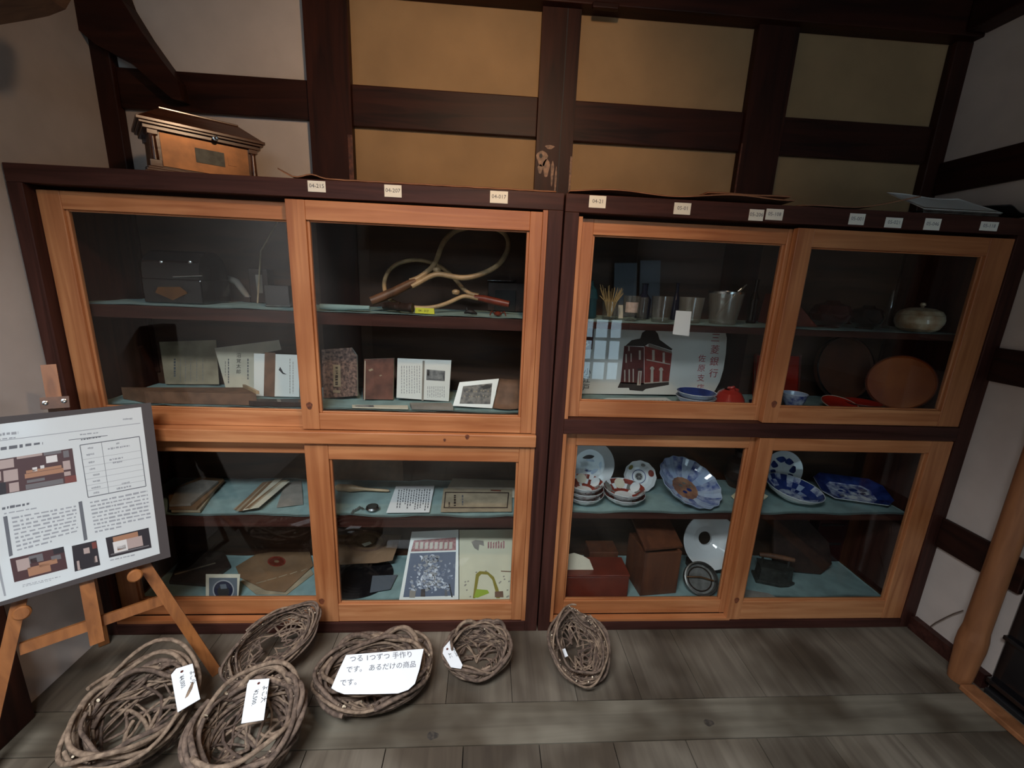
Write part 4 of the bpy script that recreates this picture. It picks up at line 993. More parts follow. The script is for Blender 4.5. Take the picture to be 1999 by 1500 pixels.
plS = (V3((0, .222, zb+.0075)), V3((0, -math.cos(R(56)), math.sin(R(56)))))
card('record_sleeve', 'brown record sleeve with ring marks leaning back over the black record', 'record sleeve', plS, [(655, 1103), (660, 1044), (784, 1044), (766, 1094), (735, 1099), (700, 1100)], SLEEVE, .004, lambda A, T_: rs(A, None), None, 'old records and sleeves in the left cabinet', zb+.0075)
flatz('grey_card', 'plain grey card lying on the front edge of the black record', 'card', zb+.0085, [(727, 1124), (776, 1122), (762, 1150), (722, 1157)], SLATE, .001)
# open magazine leaning inside
pl = lean(890, 1180, zb, 32, y=.088)
MG = thing('open_magazine', 'open magazine with a snowy tree photo and a yellowed page', 'magazine', (on(890, 1175, 'y', .09).x, .12, zb))
def page(pts, mat, name, art):
    P = quadpts(pl, pts); up = V3((0, 0, max(0, zb+.003-min(p.z for p in P)))); m = MB(); m.slab([p+up for p in P], -pl[1]*.0025, mat)
    def A(pp, mm, lvl=1): m.poly([hit(a, b, pl[0]+up+pl[1]*.0004*lvl, pl[1]) for a, b in pp], mm)
    art(A, m); return m.build(name, MG)
def pg1(A, m):
    A([(808, 1055), (890, 1049), (890, 1074), (802, 1077)], PINK)
    for i in range(8): A([(811+i*9.5, 1059+q.uniform(-1, 1)), (817+i*9.5, 1058), (816+i*9.5, 1071), (810+i*9.5, 1072)], STONEP, 2)
    A([(801, 1080), (890, 1077), (887, 1172), (786, 1172)], SKYB)
    for i in range(240):
        t = q.random(); x = 843+q.gauss(0, 24)*(.35+.8*t); y = 1084+t*70+q.uniform(-4, 4)
        if not (797 < x < 884 and 1082 < y < 1160): continue
        x = max(x, 800-(y-1080)*.1); r_ = q.uniform(1.5, 5); a = q.uniform(0, 3)
        A([(x+r_*math.cos(a+k_*1.26)*(1 if k_ % 2 else .5)*1.3, y+r_*math.sin(a+k_*1.26)*(1 if k_ % 2 else .6)) for k_ in range(5)], SNOWB if i % 3 else TXTG, 2+(i % 2))
    A([(787, 1166), (887, 1163), (887, 1172), (786, 1172)], MAGW, 4)
    A([(822, 1150), (830, 1150), (830, 1165), (821, 1165)], DARKBR, 5); A([(800, 1152), (812, 1154), (810, 1167), (799, 1167)], GREYP, 5); A([(876, 1140), (878, 1140), (884, 1166), (881, 1166)], BLACKM, 5); A([(868, 1152), (872, 1150), (874, 1164), (868, 1164)], TXTD, 5)
page([(804, 1045), (895, 1041), (895, 1177), (779, 1179)], MAGW, 'photo_page', pg1)['label'] = 'page with blue-grey snowy tree photo'
def pg2(A, m):
    for k_, (mt, lv) in enumerate(((OLIVE, 2), (MAGY, 3))):
        g = k_*6; A([(923+g*.8, 1168-g*0), (929+g, 1121+g*.8), (936+g*.6, 1115+g), (952, 1116+g), (964-g*.5, 1126+g), (973-g, 1150+g*.6), (976-g*1.2, 1168), ][:7], mt, lv)
    A([(925, 1166), (930, 1150), (952, 1152), (955, 1158), (932, 1167)], LIME, 4); A([(966, 1155), (982, 1154), (983, 1166), (966, 1166)], BROWN, 4)
    A([(920, 1058), (928, 1054), (944, 1056), (945, 1066), (936, 1063), (934, 1075), (926, 1070)], GREYP, 2)
    for i in range(26): 
        x, y = q.uniform(904, 992), q.uniform(1112, 1166); A([(x, y), (x+3, y-1), (x+4, y+1), (x+1, y+2.4)], GREYP, 1)
    for i in range(7): A([(952+i*5, 1058+q.uniform(-3, 3)), (955+i*5, 1057), (955+i*5, 1070), (952+i*5, 1071)], PINK, 1)
    A([(978, 1114), (1000, 1115), (1000, 1117), (978, 1116)], BROWN, 1)
    for i, ch in enumerate('たのしい'): 
        o = hit(940+i*8.5, 1140, pl[0]+V3((0, 0, .002))+pl[1]*.0024, pl[1]); m.text(ch, o, (1, 0, 0), V3((0, math.sin(R(32)), math.cos(R(32)))), .016, TXTD)
page([(896.5, 1041), (1008, 1040), (1001, 1177), (896.5, 1177)], MAGY, 'yellowed_page', pg2)['label'] = 'yellowed page with olive arch drawing'
# ------------------------------------------------------------------ right cabinet, upper shelf: glassware
zr = Z_RU
def tumbler(name, label, px0, px1, ptop, y, mat=CUPGL, foot=False, taper=.84, group='drinking glasses on the upper shelf', cut=False):
    pc = on((px0+px1)/2, 600, 'y', y); r_ = rad((px1-px0)/2, pc); h = on((px0+px1)/2, ptop, 'y', y).z-zr
    x = pc.x; m = MB()
    if foot: prof = [(0, 0), (r_*.62, 0), (r_*.62, .004), (r_*.2, .010), (r_*.2, .018), (r_*.8, .026), (r_*.97, h*.6), (r_, h), (r_-.002, h), (r_*.93, h*.6), (r_*.76, .030), (0, .028)]
    else: prof = [(0, 0), (r_*taper, 0), (r_*(taper+.08), h*.5), (r_, h), (r_-.002, h), (r_*(taper+.04), h*.5), (r_*taper-.003, .008), (0, .008)]
    m.lathe(prof, mat, at(x, y, zr), 28, .03 if cut else 0, 14)
    o = m.build(name); o_ = tag(o, label, 'glass', group)
    return o_, V3((x, y, zr)), r_, h
p = on(1150, 600, 'y', .22); h = on(1155, 558, 'y', .22).z-zr
m = MB(); m.lathe([(0, 0), (.030, 0), (.032, .01), (.030, h*.4), (.030, h*.55), (.034, h*.62), (.026, h*.9), (.014, h), (.010, h+.015), (.012, h+.02), (0, h+.02)], TEALB, at(p.x, .22, zr), 28)
tag(m.build('teal_bottle'), 'dark teal glazed bottle at the left end of the glassware shelf', 'bottle')
g1, c1, r1, h1 = tumbler('tumbler', 'clear tumbler holding dried straw, beside the teal bottle', 1175, 1207, 588, .16)
m = MB()
for i in range(46):
    a = q.uniform(0, 6.28); rr = q.uniform(0, r1*.6); s = q.uniform(.6, 1.7); hh = h1*q.uniform(1.1, 1.9)
    b0 = c1+V3((rr*.4*math.cos(a), rr*.4*math.sin(a), .012)); b2 = c1+V3((r1*s*math.cos(a+.3), r1*s*math.sin(a+.3)*.7, hh)); b1_ = (b0+b2)/2+V3((0, 0, .01))
    f_ = min(1, r1*.75/max(1e-6, math.hypot(b1_.x-c1.x, b1_.y-c1.y))); b1_ = V3((c1.x+(b1_.x-c1.x)*f_, c1.y+(b1_.y-c1.y)*f_, c1.z+h1))
    m.tube([b0, b1_, b2], [.0012, .0011, .0006], STRAW, 4)
tag(m.build('dried_straw'), 'bunch of dried straw and seed heads standing in a tumbler', 'dried plant')
m = MB(); P = [on(a, b, 'y', .24) for a, b in ((1208, 586), (1217, 586), (1217, 612), (1208, 612))]; z0_ = min(p.z for p in P); m.slab([p+V3((0, 0, zr-z0_)) for p in P], (0, .0015, 0), LBLW)
tag(m.build('small_card'), 'small cream card standing between the straw tumbler and the footed glass', 'card')
g2, c2, r2, h2 = tumbler('footed_glass', 'small footed glass with a pinkish paper label inside', 1216, 1249, 577, .13, foot=True)
m = MB(); N = 10; pts = []
for i in range(N+1):
    t = -math.pi*.92+math.pi*.84*i/N; pts.append((c2+V3((r2*.78*math.cos(t), r2*.78*math.sin(t), .034))))
vs = pts+[p+V3((0, 0, h2*.40)) for p in pts]; m.add(vs, [(i, i+1, N+2+i, N+1+i) for i in range(N)], flat('pinkish_label', (236, 206, 194), .7, noise=.12, nscale=90), True)
o = m.build('paper_label', g2); o['label'] = 'pinkish white paper label'
tumbler('tumbler', 'clear tumbler half hidden behind the footed glass', 1243, 1265, 580, .21)
tumbler('tumbler', 'cut clear tumbler standing alone right of the footed glass', 1272, 1311, 578, .14, cut=True)
tumbler('tumbler', 'cloudy glass tumbler behind the hanging paper slip', 1325, 1372, 580, .17, FROST)
IB = thing('ice_bucket', 'cloudy glass ice bucket with shiny rim and a pair of tongs', 'bucket', (on(1414, 600, 'y', .16).x, .16, zr))
pc = on(1414, 600, 'y', .16); r_ = rad(32, pc); h = on(1414, 572, 'y', .16).z-zr
m = MB(); m.lathe([(0, 0), (r_*.74, 0), (r_*.86, h*.4), (r_, h), (r_-.003, h), (r_*.82, h*.4), (r_*.7, .006), (0, .006)], FROST, at(pc.x, .16, zr), 36); m.build('bucket', IB)
m = MB(); m.lathe([(r_+.001, h-.002), (r_+.002, h+.006), (r_-.002, h+.008), (r_-.004, h), (r_+.001, h-.002)], STEEL, at(pc.x, .16, zr), 36); m.build('metal_rim', IB)
TG = thing('ice_tongs', 'shiny metal tongs sticking out of the ice bucket', 'tongs', pc+V3((0, 0, .02)))
a0 = V3((pc.x-r_*.5, .15, zr+.026)); a1 = on(1456, 556, 'y', .165)
d = a1-a0
m = MB(); m.tube([a0, a0+d*.35, a0+d*.8, a1], [.003, .003, .003, .004], STEEL, 8); m.lathe([(0, -.006), (.006, 0), (0, .006)], STEEL, at(*a1), 12); m.build('arm', TG)
m = MB(); o_ = V3((0, .012, 0)); m.tube([a0+o_, a0+d*.35+o_*1.4, a0+d*.8+o_, a1], [.003, .003, .003, .003], STEEL, 8); m.build('arm', TG)
def slim(name, label, px, pw, ptop, y, mat, neck=.4, cat='bottle'):
    pc = on(px, 600, 'y', y); r_ = rad(pw/2, pc); h = on(px, ptop, 'y', y).z-zr
    m = MB(); m.lathe([(0, 0), (r_, 0), (r_, h*.55), (r_*neck, h*.72), (r_*neck, h*.97), (r_*neck*1.3, h), (0, h)], mat, at(pc.x, y, zr), 20)
    return tag(m.build(name), label, cat)
slim('dark_bottle', 'slim dark bottle between the cut tumbler and the cloudy tumbler', 1318, 15, 552, .28, NAVY)
slim('dark_bottle', 'dark glass bottle behind the footed glass', 1255, 28, 553, .30, NAVY)
slim('dark_bottle', 'slim dark bottle right of the ice bucket, beside the door stile', 1470, 18, 545, .26, BLACKL)
for (a, b, c_, d_, y, lb) in ((1200, 513, 1244, 590, .36, 'grey-blue card standing behind the footed glass'), (1250, 508, 1290, 590, .385, 'dim grey card behind the dark bottle and cut tumbler')):
    P = [on(i, j, 'y', y) for i, j in ((a, b), (c_, b), (c_, d_), (a, d_))]; P[2].z = P[3].z = zr; m = MB(); m.slab(P, (0, .004, 0), SLATE); tag(m.build('grey_card'), lb, 'card')
m = MB(); P = [on(a, b, 'y', .066) for a, b in ((1320, 606), (1350, 608), (1345, 656), (1313, 652))]; m.slab(P, (0, .001, 0), PAPER)
tag(m.build('paper_slip'), 'blank pale paper slip hanging from the front edge of the glassware shelf', 'paper')
# right part of the shelf: lacquer and the lidded pot
def lbowl(name, label, px, pw, ptop, y, mat, knob=True, cat='bowl'):
    pc = on(px, 610, 'y', y); r_ = rad(pw/2, pc); h = on(px, ptop, 'y', y).z-zr
    m = MB(); m.lathe([(0, 0), (r_*.5, 0), (r_*.5, .006), (r_*.85, h*.25), (r_, h*.5), (r_*.96, h*.56)], mat, at(pc.x, y, zr), 32)
    B_ = thing(name, label, cat, (pc.x, y, zr)); m.build('bowl', B_)
    m = MB(); m.lathe([(r_*.97, h*.57), (r_*.8, h*.82), (r_*.35, h*.92), (r_*.3, h), (0, h)] if knob else [(r_*.97, h*.57), (r_*.7, h*.8), (0, h*.86)], mat, at(pc.x, y, zr), 32); m.build('lid', B_)
    return B_, V3((pc.x, y, zr)), r_, h
lbowl('lacquer_bowl', 'dark wine lacquer bowl with lid, second from the door stile', 1622, 72, 586, .19, DKLQ)
lbowl('lacquer_bowl', 'smaller black lacquer bowl with lid, left of the crackled pot', 1694, 58, 596, .17, BLACKL)
pc = on(1798, 610, 'y', .14); r_ = rad(38, pc); h = on(1798, 600, 'y', .14).z-zr
B_ = thing('lidded_pot', 'squat cream crackled pot with knobbed lid on the right shelf', 'pot', (pc.x, .14, zr)); M = at(pc.x, .14, zr)
m = MB(); m.lathe([(0, 0), (r_*.6, 0), (r_*.85, h*.12), (r_*.98, h*.36), (r_, h*.52), (r_*.95, h*.68)], CRACK, M, 36); m.build('pot_body', B_)
m = MB(); m.lathe([(r_*.96, h*.69), (r_*.82, h*.86), (r_*.5, h*.97), (r_*.12, h)], CRACK, M, 36); m.lathe([(.006, h*.98), (.005, h*1.04), (.010, h*1.1), (.008, h*1.19), (0, h*1.21)], CRACK, M, 16); m.build('lid', B_)
slim('glint_vase', 'slim clear glass vase imitating a bottle reflection left of the crackled pot', 1738, 12, 566, .24, CUPGL, .8, 'vase')  # added vase stands in for light reflected on a bottle
p0 = on(1560, 610, 'y', .2); m = MB(); a, b = on(1530, 610, 'y', .16).x, on(1600, 625, 'y', .16).x; zt_ = on(1545, 575, 'y', .16).z
m.add([(a, .16, zr), (b, .16, zr), (b, .32, zr), (a, .32, zr), (a, .18, zt_), (a+.03, .18, zt_), (a+.03, .30, zt_), (a, .30, zt_)], [(0, 1, 2, 3)[::-1], (4, 5, 6, 7), (0, 1, 5, 4), (1, 2, 6, 5), (2, 3, 7, 6), (3, 0, 4, 7)], REDB)
tag(m.build('sloping_box', None, .002), 'red-brown lacquer box with a sloping side, beside the front door stile', 'box')

# ------------------------------------------------------------------ right cabinet, upper tier
zn = Z_RM
PY = .315
def pz(P): return [V3((p.x, p.y, max(p.z, zn+.002))) for p in P]
m = MB()
ol = [(1128, 600), (1420, 606), (1419, 660), (1417, 690), (1412, 722), (1405, 745), (1396, 762), (1384, 771), (1130, 770)]
P = pz([on(a, b, 'y', PY) for a, b in ol]); P = [V3((max(p.x, .058), p.y, min(p.z, 1.292))) for p in P]
m.slab(P, (0, .002, 0), MAGW)
def A(pp, mm, lvl=1):
    Q = [on(a, b, 'y', PY-.0004*lvl) for a, b in pp]; m.add([V3((max(p.x, .058), p.y, min(p.z, 1.292))) for p in Q], [tuple(range(len(Q)))], mm)
A([(1258, 675), (1312, 689), (1305.8, 744.5), (1257.7, 747.8)], BRICK); A([(1218.6, 675), (1257, 677.6), (1257, 750), (1211, 748)], BRICKD)
A([(1205.6, 756.9), (1227.6, 757), (1229, 761.4), (1254.8, 763.7), (1260.5, 759.2), (1305.8, 751.2), (1305.8, 744), (1257, 747.8), (1210.5, 746)], ROOFP, 1)
A([(1220.8, 675), (1233, 664), (1250, 660.6), (1253.7, 649.3), (1263.9, 642.5), (1278.6, 644.7), (1284.3, 651.5), (1287.7, 662.9), (1312.6, 681), (1311, 684), (1267, 670), (1258, 676)], ROOFP, 2)
A([(1266, 670), (1311.5, 685.5), (1311.8, 690), (1266, 677)], GREYP, 3)
for x0_, y0_, x1_, y1_ in ((1273, 683, 1278, 703), (1293.5, 688, 1298, 708)): A(rect(x0_, y0_, x1_, y1_), STONEP, 3)
A([(1262, 701), (1308, 710), (1308, 712), (1262, 703)], STONEP, 3)
for x_, yb_, yt_ in ((1272.5, 748, 721), (1290, 746, 723)):
    A([(x_-2.6, yb_), (x_+2.6, yb_), (x_+3.2, yt_), (x_-1.8, yt_)], STONEP, 3); A([(x_-4+.6, yt_), (x_+5, yt_)]+[(x_+.6+4.4*math.cos(t), yt_-6*math.sin(t)) for t in (.5, 1.1, 1.6, 2.1, 2.7)], STONEP, 3)
A([(1258, 747), (1306, 744), (1306, 745.6), (1258, 749)], STONEP, 4)
for x0_, y0_, x1_, y1_ in ((1226.6, 676, 1229, 685), (1221, 691, 1223.5, 708), (1218.5, 722, 1220.8, 745), (1227, 721, 1229.6, 746), (1235, 720, 1237.3, 746), (1231, 690, 1233, 706), (1247, 684, 1251, 702)): A(rect(x0_, y0_, x1_, y1_), STONEP, 3)
A([(1246, 724), (1253, 724), (1250.5, 752), (1243.5, 752)], STONEP, 3); A([(1244, 719), (1254, 719), (1254, 722), (1244, 722)], ROOFP, 4); A([(1248.5, 726), (1250, 726), (1249, 750), (1247.5, 750)], BRICK, 4)
for body, x_, ys, sz in (('三菱銀行', 1394, (660, 683, 706, 729), .043), ('佐原支店', 1370, (699, 718, 737, 756), .036)):
    for ch, y_ in zip(body, ys): m.text(ch, on(x_-(y_-690)*.06, y_+6, 'y', PY-.0006), (1, 0, 0), (0, 0, 1), sz, REDTX)
# banner printed at the left: red field with a white plum blossom, brush characters below
A([(1128, 641), (1160, 641), (1156, 682), (1124, 682)], BRICKD, 1)
for i in range(5):
    t = i*2*math.pi/5+.3; A([(1144.5+3.6*math.cos(t)+2.3*math.cos(k_), 671.5+3.9*math.sin(t)+2.5*math.sin(k_)) for k_ in [j*math.pi/5 for j in range(10)]], MAGW, 2)
for i, ch in enumerate('小江戸'): m.text(ch, on(1146-i*1.2, 731+i*15, 'y', PY-.0006), (1, 0, 0), (0, 0, 1), .034, INKD)
tag(m.build('printed_banner'), 'white banner with a red brick building and red vertical writing', 'banner')
flatz('white_leaflet', 'white printed leaflet lying in front of the banner', 'leaflet', zn+.001, [(1186, 777), (1300, 776), (1330, 792), (1120, 792)], MAGW, .002,
      lambda A_, m_: [A_([(x, 786), (x+3, 781), (x+5, 781), (x+2, 786)], TXTG) for x in range(1210, 1300, 8)])
def mfpat(base, alts, q_):
    tb = {}
    def f(i, k_, n):
        key = (i//1, k_//2)
        if key not in tb: tb[key] = q_.choice(alts) if q_.random() < .35 else base
        return tb[key]
    return f
def pbowl(name, label, M, r, h, inner, outer, cat='bowl', group=None, rip=0, rn=12, centre=None, mf_in=None, mf_out=None, rim=None, n=48):
    """open bowl: outer wall, rim, inner wall and well"""
    B_ = thing(name, label, cat, M.translation, group)
    m = MB()
    m.lathe([(0, 0), (r*.42, 0), (r*.42, h*.08), (r*.62, h*.22), (r*.86, h*.6), (r, h)], outer, M, n, rip, rn, mf_out)
    m.lathe([(r, h), (r*.995, h+.0015), (r*.975, h)], rim or outer, M, n, rip, rn)
    m.lathe([(r*.975, h), (r*.83, h*.62), (r*.6, h*.28), (r*.42, h*.17)], inner, M, n, rip, rn, mf_in)
    m.lathe([(r*.42, h*.17), (0, h*.14)], centre or inner, M, n, rip, rn)
    m.build('bowl_body', B_)
    return B_
def discs(Bx, M, specs):
    """painted roundels set into the glaze"""
    m = MB()
    for (a, t, rr, mat, prof, side) in specs:
        r, h = prof; s = t
        # point on the wall between heights
        rad_ = r*(.62+.38*(s-.22)/.78)*(1.012 if side > 0 else .955); zz_ = h*(s if side > 0 else s*1.02)
        slope = math.atan2(h*.78, r*.38)
        c_ = V3((rad_*math.cos(a), rad_*math.sin(a), zz_)); tng = V3((-math.sin(a), math.cos(a), 0)); upv = V3((math.cos(a)*math.cos(slope), math.sin(a)*math.cos(slope), math.sin(slope)))
        nn = tng.cross(upv)*(1 if side > 0 else -1)
        m.add([c_+nn*.0012+(tng*math.cos(k_)+upv*math.sin(k_))*rr for k_ in [j*math.pi/8 for j in range(16)]], [tuple(range(16))] if side > 0 else [tuple(range(16))[::-1]], mat, False, M)
    m.build('painted_roundels', Bx)
pc = on(1359, 785, 'z', zn); y_ = .17; px_ = on(1359, 770, 'y', y_).x; r_ = rad(37, V3((px_, y_, zn)))
pbowl('blue_bowl', 'lower bowl of the stacked pair of cobalt blue bowls', at(px_, y_, zn), r_, .042, BLUE, PORCB, group='stacked cobalt blue bowls', rim=PORC)
pbowl('blue_bowl', 'upper bowl of the stacked pair, cobalt blue inside', at(px_, y_, zn+.020), r_*.985, .042, BLUE, PORCB, group='stacked cobalt blue bowls', rim=PORC)
px_ = on(1424, 775, 'y', .16).x; r_ = rad(29, V3((px_, .16, zn))); h = on(1424, 754, 'y', .16).z-zn
PT = thing('red_lacquer_pot', 'squat red lacquer pot with swirled knob beside the blue bowls', 'pot', (px_, .16, zn))
m = MB(); m.lathe([(0, 0), (r_*.8, 0), (r_, h*.3), (r_*.95, h*.45), (r_*.7, h*.72), (r_*.4, h*.85)], REDL, at(px_, .16, zn), 32, .04, 6); m.build('body', PT)
m = MB(); 
m.tube([V3((px_+r_*(.42-.05*i)*math.cos(i*.7), .16-.012+r_*(.42-.05*i)*math.sin(i*.7), zn+h*(.84+.025*i))) for i in range(9)], [.007]*8+[.003], REDL, 8); m.lathe([(0, h*.95), (.012, h*.92), (.012, h*.8), (0, h*.8)], REDL, at(px_, .148, zn), 12); m.build('knob', PT)
px_ = on(1474, 785, 'y', .14).x; m = MB(); m.lathe([(0, 0), (.014, 0), (.022, .02), (.024, .036), (.022, .036), (.018, .016), (0, .005)], NAVY, at(px_, .14, zn), 24); tag(m.build('dark_cup'), 'small dark cup between the red pot and the door stile', 'cup')
pl = lean(1540, 770, zn, 9, y=.33)
P = quadpts(pl, [(1474, 692), (1561, 694), (1557, 772), (1470, 772)]); up = V3((0, 0, max(0, zn+.001-min((p-pl[1]*.0).z for p in P)+.002))); P = [p+up for p in P]
RT_ = thing('square_red_tray', 'bright red square lacquer tray standing upright behind the front door stile', 'tray', pl[0])
m = MB(); m.slab(P, -pl[1]*.006, REDL); m.build('tray_face', RT_)
m = MB(); c4 = [p+pl[1]*.006 for p in P]
m.tube(c4, .006, REDB, 6, True); m.build('raised_rim', RT_)
px_ = on(1549, 785, 'y', .15).x; r_ = rad(22, V3((px_, .15, zn))); h = on(1549, 770, 'y', .15).z-zn+.005
CPU = pbowl('blue_cup', 'small blue and white cup in front of the red square tray', at(px_, .15, zn), r_, h, PORCB, BLUEP, 'cup', rim=PORC)
def disc_stand(name, label, px, py, rx, y, deg, mat, rim, th=.018, rzd=0, cat='tray', ctr=None):
    """round tray standing on edge and leaning back"""
    pc = on(px, py, 'y', y) if ctr is None else V3((ctr[0], y, 0)); r_ = rad(rx, pc) if ctr is None else ctr[1]
    zc = zn+r_*math.cos(R(deg))+.006
    Mx = at(pc.x, y, zc, R(rzd), R(90-deg))
    D_ = thing(name, label, cat, (pc.x, y, zn))
    m = MB(); m.lathe([(0, 0), (r_*.9, 0), (r_, -.004), (r_, th), (r_*.965, th), (r_*.93, .006), (0, .005)], mat, Mx, 56); m.build('tray_body', D_)
    m = MB(); m.lathe([(r_*.962, th), (r_*.985, th+.003), (r_+.001, th), (r_+.001, th-.004)], rim, Mx, 56); m.build('rim', D_)
    return pc.x, r_
disc_stand('round_brown_tray', 'large round brown lacquer tray standing on edge, left of the orange tray', 1640, 745, 62, .335, 14, BRNLQ, BLACKL, rzd=4)
disc_stand('round_orange_tray', 'large round orange-brown lacquer tray standing on edge at the right end', 0, 0, 0, .19, 14, ORANG, REDB, rzd=-42, ctr=(1.553, .118))
px_ = on(1639, 785, 'y', .15).x; r_ = rad(32, V3((px_, .15, zn)))
pbowl('red_dish', 'shallow red dish with pale rim in front of the brown round tray', at(px_, .15, zn+.014, 0, R(16)), r_, .018, REDL, REDB, 'dish', rim=CREAM)
px_ = 1.385; r_ = .074
pbowl('red_lacquer_bowl', 'wide flat red lacquer bowl lying in front of the orange tray', at(px_, .175, zn), r_, .034, REDL, REDB)

# ------------------------------------------------------------------ right cabinet, painted porcelain
zp = Z_RS
def IM(side): return None
def stack(label, px, py, pw, n_, y, seed, h=.045, gap=.024, labels=()):
    c_ = on(px, py, 'y', y); r_ = rad(pw/2, V3((c_.x, y, zp))); qq = random.Random(seed)
    for i in range(n_):
        top = i == n_-1; k_ = 1-.03*i if not top else 1-.03*i
        M = at(c_.x, y, zp+gap*i)
        B_ = pbowl('patterned_bowl', labels[i], M, r_*k_, h, GREYGL if top else PORC, PORC, group='red and white patterned bowls', mf_in=mfpat(RUST, [PORC, GREYGL, PORC], qq), mf_out=None, rip=.012, rn=16, centre=PORC, rim=PORC)
        sp_ = []
        for j in range(9):
            a = -math.pi/2+.15+j*2*math.pi/9+i*.3
            sp_.append((a, .60, r_*.17, RUST if j % 2 == 0 else GREYGL, (r_*k_, h), 1))
        if top:
            for j in range(6): sp_.append((j*2*math.pi/6+.5, .62, r_*.26, (PORC, CREAM, GREYGL)[j % 3], (r_*k_, h), -1))
        discs(B_, M, sp_)
stack('', 1138, 975, 78, 3, .165, 31, labels=('lowest of the three patterned bowls stacked at the left end', 'middle of the three patterned bowls stacked at the left end', 'topmost of the three patterned bowls stacked at the left end, half hidden by the door'))
stack('', 1216, 975, 82, 2, .165, 32, labels=('lower of two stacked patterned bowls beside the tilted bowl', 'upper of two stacked patterned bowls with medallions inside'))
c_ = on(1247, 928, 'y', .315); r_ = rad(30, c_)
M = at(c_.x, .315, zp+r_*.80, R(-12), R(62))
B_ = pbowl('patterned_bowl', 'small patterned bowl propped on edge, its blue ringed centre facing out', M, r_, r_*.55, PORC, PORC, group='red and white patterned bowls', rip=.02, rn=12, centre=PORC, rim=PORC)
m = MB(); hh = r_*.55*.17
m.lathe([(r_*.44, hh+.002), (r_*.40, hh+.002)], BLUE, M, 32); m.lathe([(r_*.24, hh+.001), (0, hh+.001)], GREYGL, M, 16)
for j in range(6): m.add([V3((r_*.13*math.cos(j*1.05)+r_*.055*math.cos(k_), r_*.13*math.sin(j*1.05)+r_*.055*math.sin(k_), hh+.0022)) for k_ in [i*math.pi/4 for i in range(8)]], [tuple(range(8))], INKD, False, M)
m.build('centre_flower', B_)
discs(B_, M, [(.35, .6, r_*.22, RUST, (r_, r_*.55), -1), (2.4, .6, r_*.18, OLIVE, (r_, r_*.55), -1), (1.3, .6, r_*.14, GREYGL, (r_, r_*.55), -1), (4.2, .6, r_*.16, BLUE, (r_, r_*.55), -1)]); settle(B_, zp)
# big white plate with a blue landscape, standing at the left end
c_ = on(1150, 905, 'y', .31); r_ = rad(48, c_); M = at(c_.x, .31, zp+r_*.95+.004, 0, R(78))
PL_ = thing('large_plate', 'large white plate with a blue landscape standing at the left end', 'plate', (c_.x, .31, zp))
m = MB(); m.lathe([(0, 0), (r_*.55, 0), (r_*.6, .004), (r_, .018), (r_, .020), (r_*.62, .008), (0, .005)], PORC, M, 56); m.build('plate_body', PL_)
m = MB()
for (x_, y_, sx, sy, mt) in ((-.05, -.42, .55, .20, BLUE), (.30, -.36, .22, .20, PORCB), (-.30, -.25, .25, .10, BLUEP), (.15, -.62, .4, .08, BLUE), (-.1, .45, .42, .22, SLATE), (.1, .22, .3, .1, PORCB), (.5, -.05, .1, .2, PORCB)):
    m.add([V3((r_*(x_+sx*math.cos(k_)*(1+.2*math.sin(3*k_))), r_*(y_+sy*math.sin(k_)), .0062+.012*max(0, (math.hypot(x_, y_)+.2-.6)))) for k_ in [i*math.pi/9 for i in range(18)]], [tuple(range(18))], mt, False, M)
m.build('blue_painting', PL_); settle(PL_, zp)
# big scalloped bowl tilted towards the viewer
c_ = on(1338, 944, 'y', .22); r_ = rad(62, c_)
M = at(c_.x, .225, zp+r_*.50, R(-8), R(24), R(14))
qq = random.Random(5)
def mfi(i, k_, n): return BLUEM if (k_//4) % 2 == 0 else PORCB
B_ = pbowl('scalloped_bowl', 'large blue scalloped bowl tilted up, with a terracotta coloured centre', M, r_, r_*.42, BLUEM, BLUEM, rip=.022, rn=16, centre=TERRA, mf_in=mfi, rim=PORCB, n=64)
m = MB(); hh = r_*.42*.17+.0012
for (x_, y_, s_) in ((-.15, .05, .07), (.12, -.05, .09), (.0, .18, .06), (-.05, -.18, .08), (.2, .12, .05)): m.add([V3((r_*(x_+s_*math.cos(k_)), r_*(y_+s_*.7*math.sin(k_)), hh)) for k_ in [i*math.pi/5 for i in range(10)]], [tuple(range(10))], BLUE if s_ > .075 else GREYGL, False, M)
m.build('centre_painting', B_); settle(B_, zp)
m = MB(); sp_ = []
# shell shaped fan dish behind the stile
c_ = on(1465, 985, 'z', zp+.01); SH = []
N = 20
top = []; 
m = MB(); P0 = V3((on(1468, 940, 'y', .2).x, .24, zp+.05))
vs = [P0]
for i in range(N+1):
    t = -2.5+1.9*i/N; rr = .105*(1+.035*math.cos(i*math.pi)); vs.append(P0+V3((rr*math.cos(t)*1.0, rr*.55*math.sin(t)*1.2, -.040+.006*math.cos(i*math.pi))))
vs2 = [p+V3((0, 0, -.004)) for p in vs]; n_ = len(vs)
m.add(vs+vs2, [(0, i, i+1) for i in range(1, N+1)]+[(n_, n_+i+1, n_+i) for i in range(1, N+1)]+[(i, n_+i, n_+i+1, i+1) for i in range(1, N+1)], SHELLC)
tag(m.build('shell_dish'), 'cream scallop shell dish lying half behind the door stile', 'shell')
c_ = on(1440, 925, 'y', .33); m = MB(); m.lathe([(0, 0), (.035, 0), (.060, .05), (.064, .09), (.05, .13), (.028, .155), (.026, .18), (.034, .19), (.028, .19), (0, .16)], DARKBR, at(c_.x, .33, zp), 32)
m.add([V3((c_.x-.02+.018*math.cos(k_), .33-.0645, zp+.06+.022*math.sin(k_))) for k_ in [i*math.pi/6 for i in range(12)]], [tuple(range(12))], OLIVE)
tag(m.build('dark_jar'), 'dark brown jar with a yellowish spot at the back, left of the door stile', 'jar')
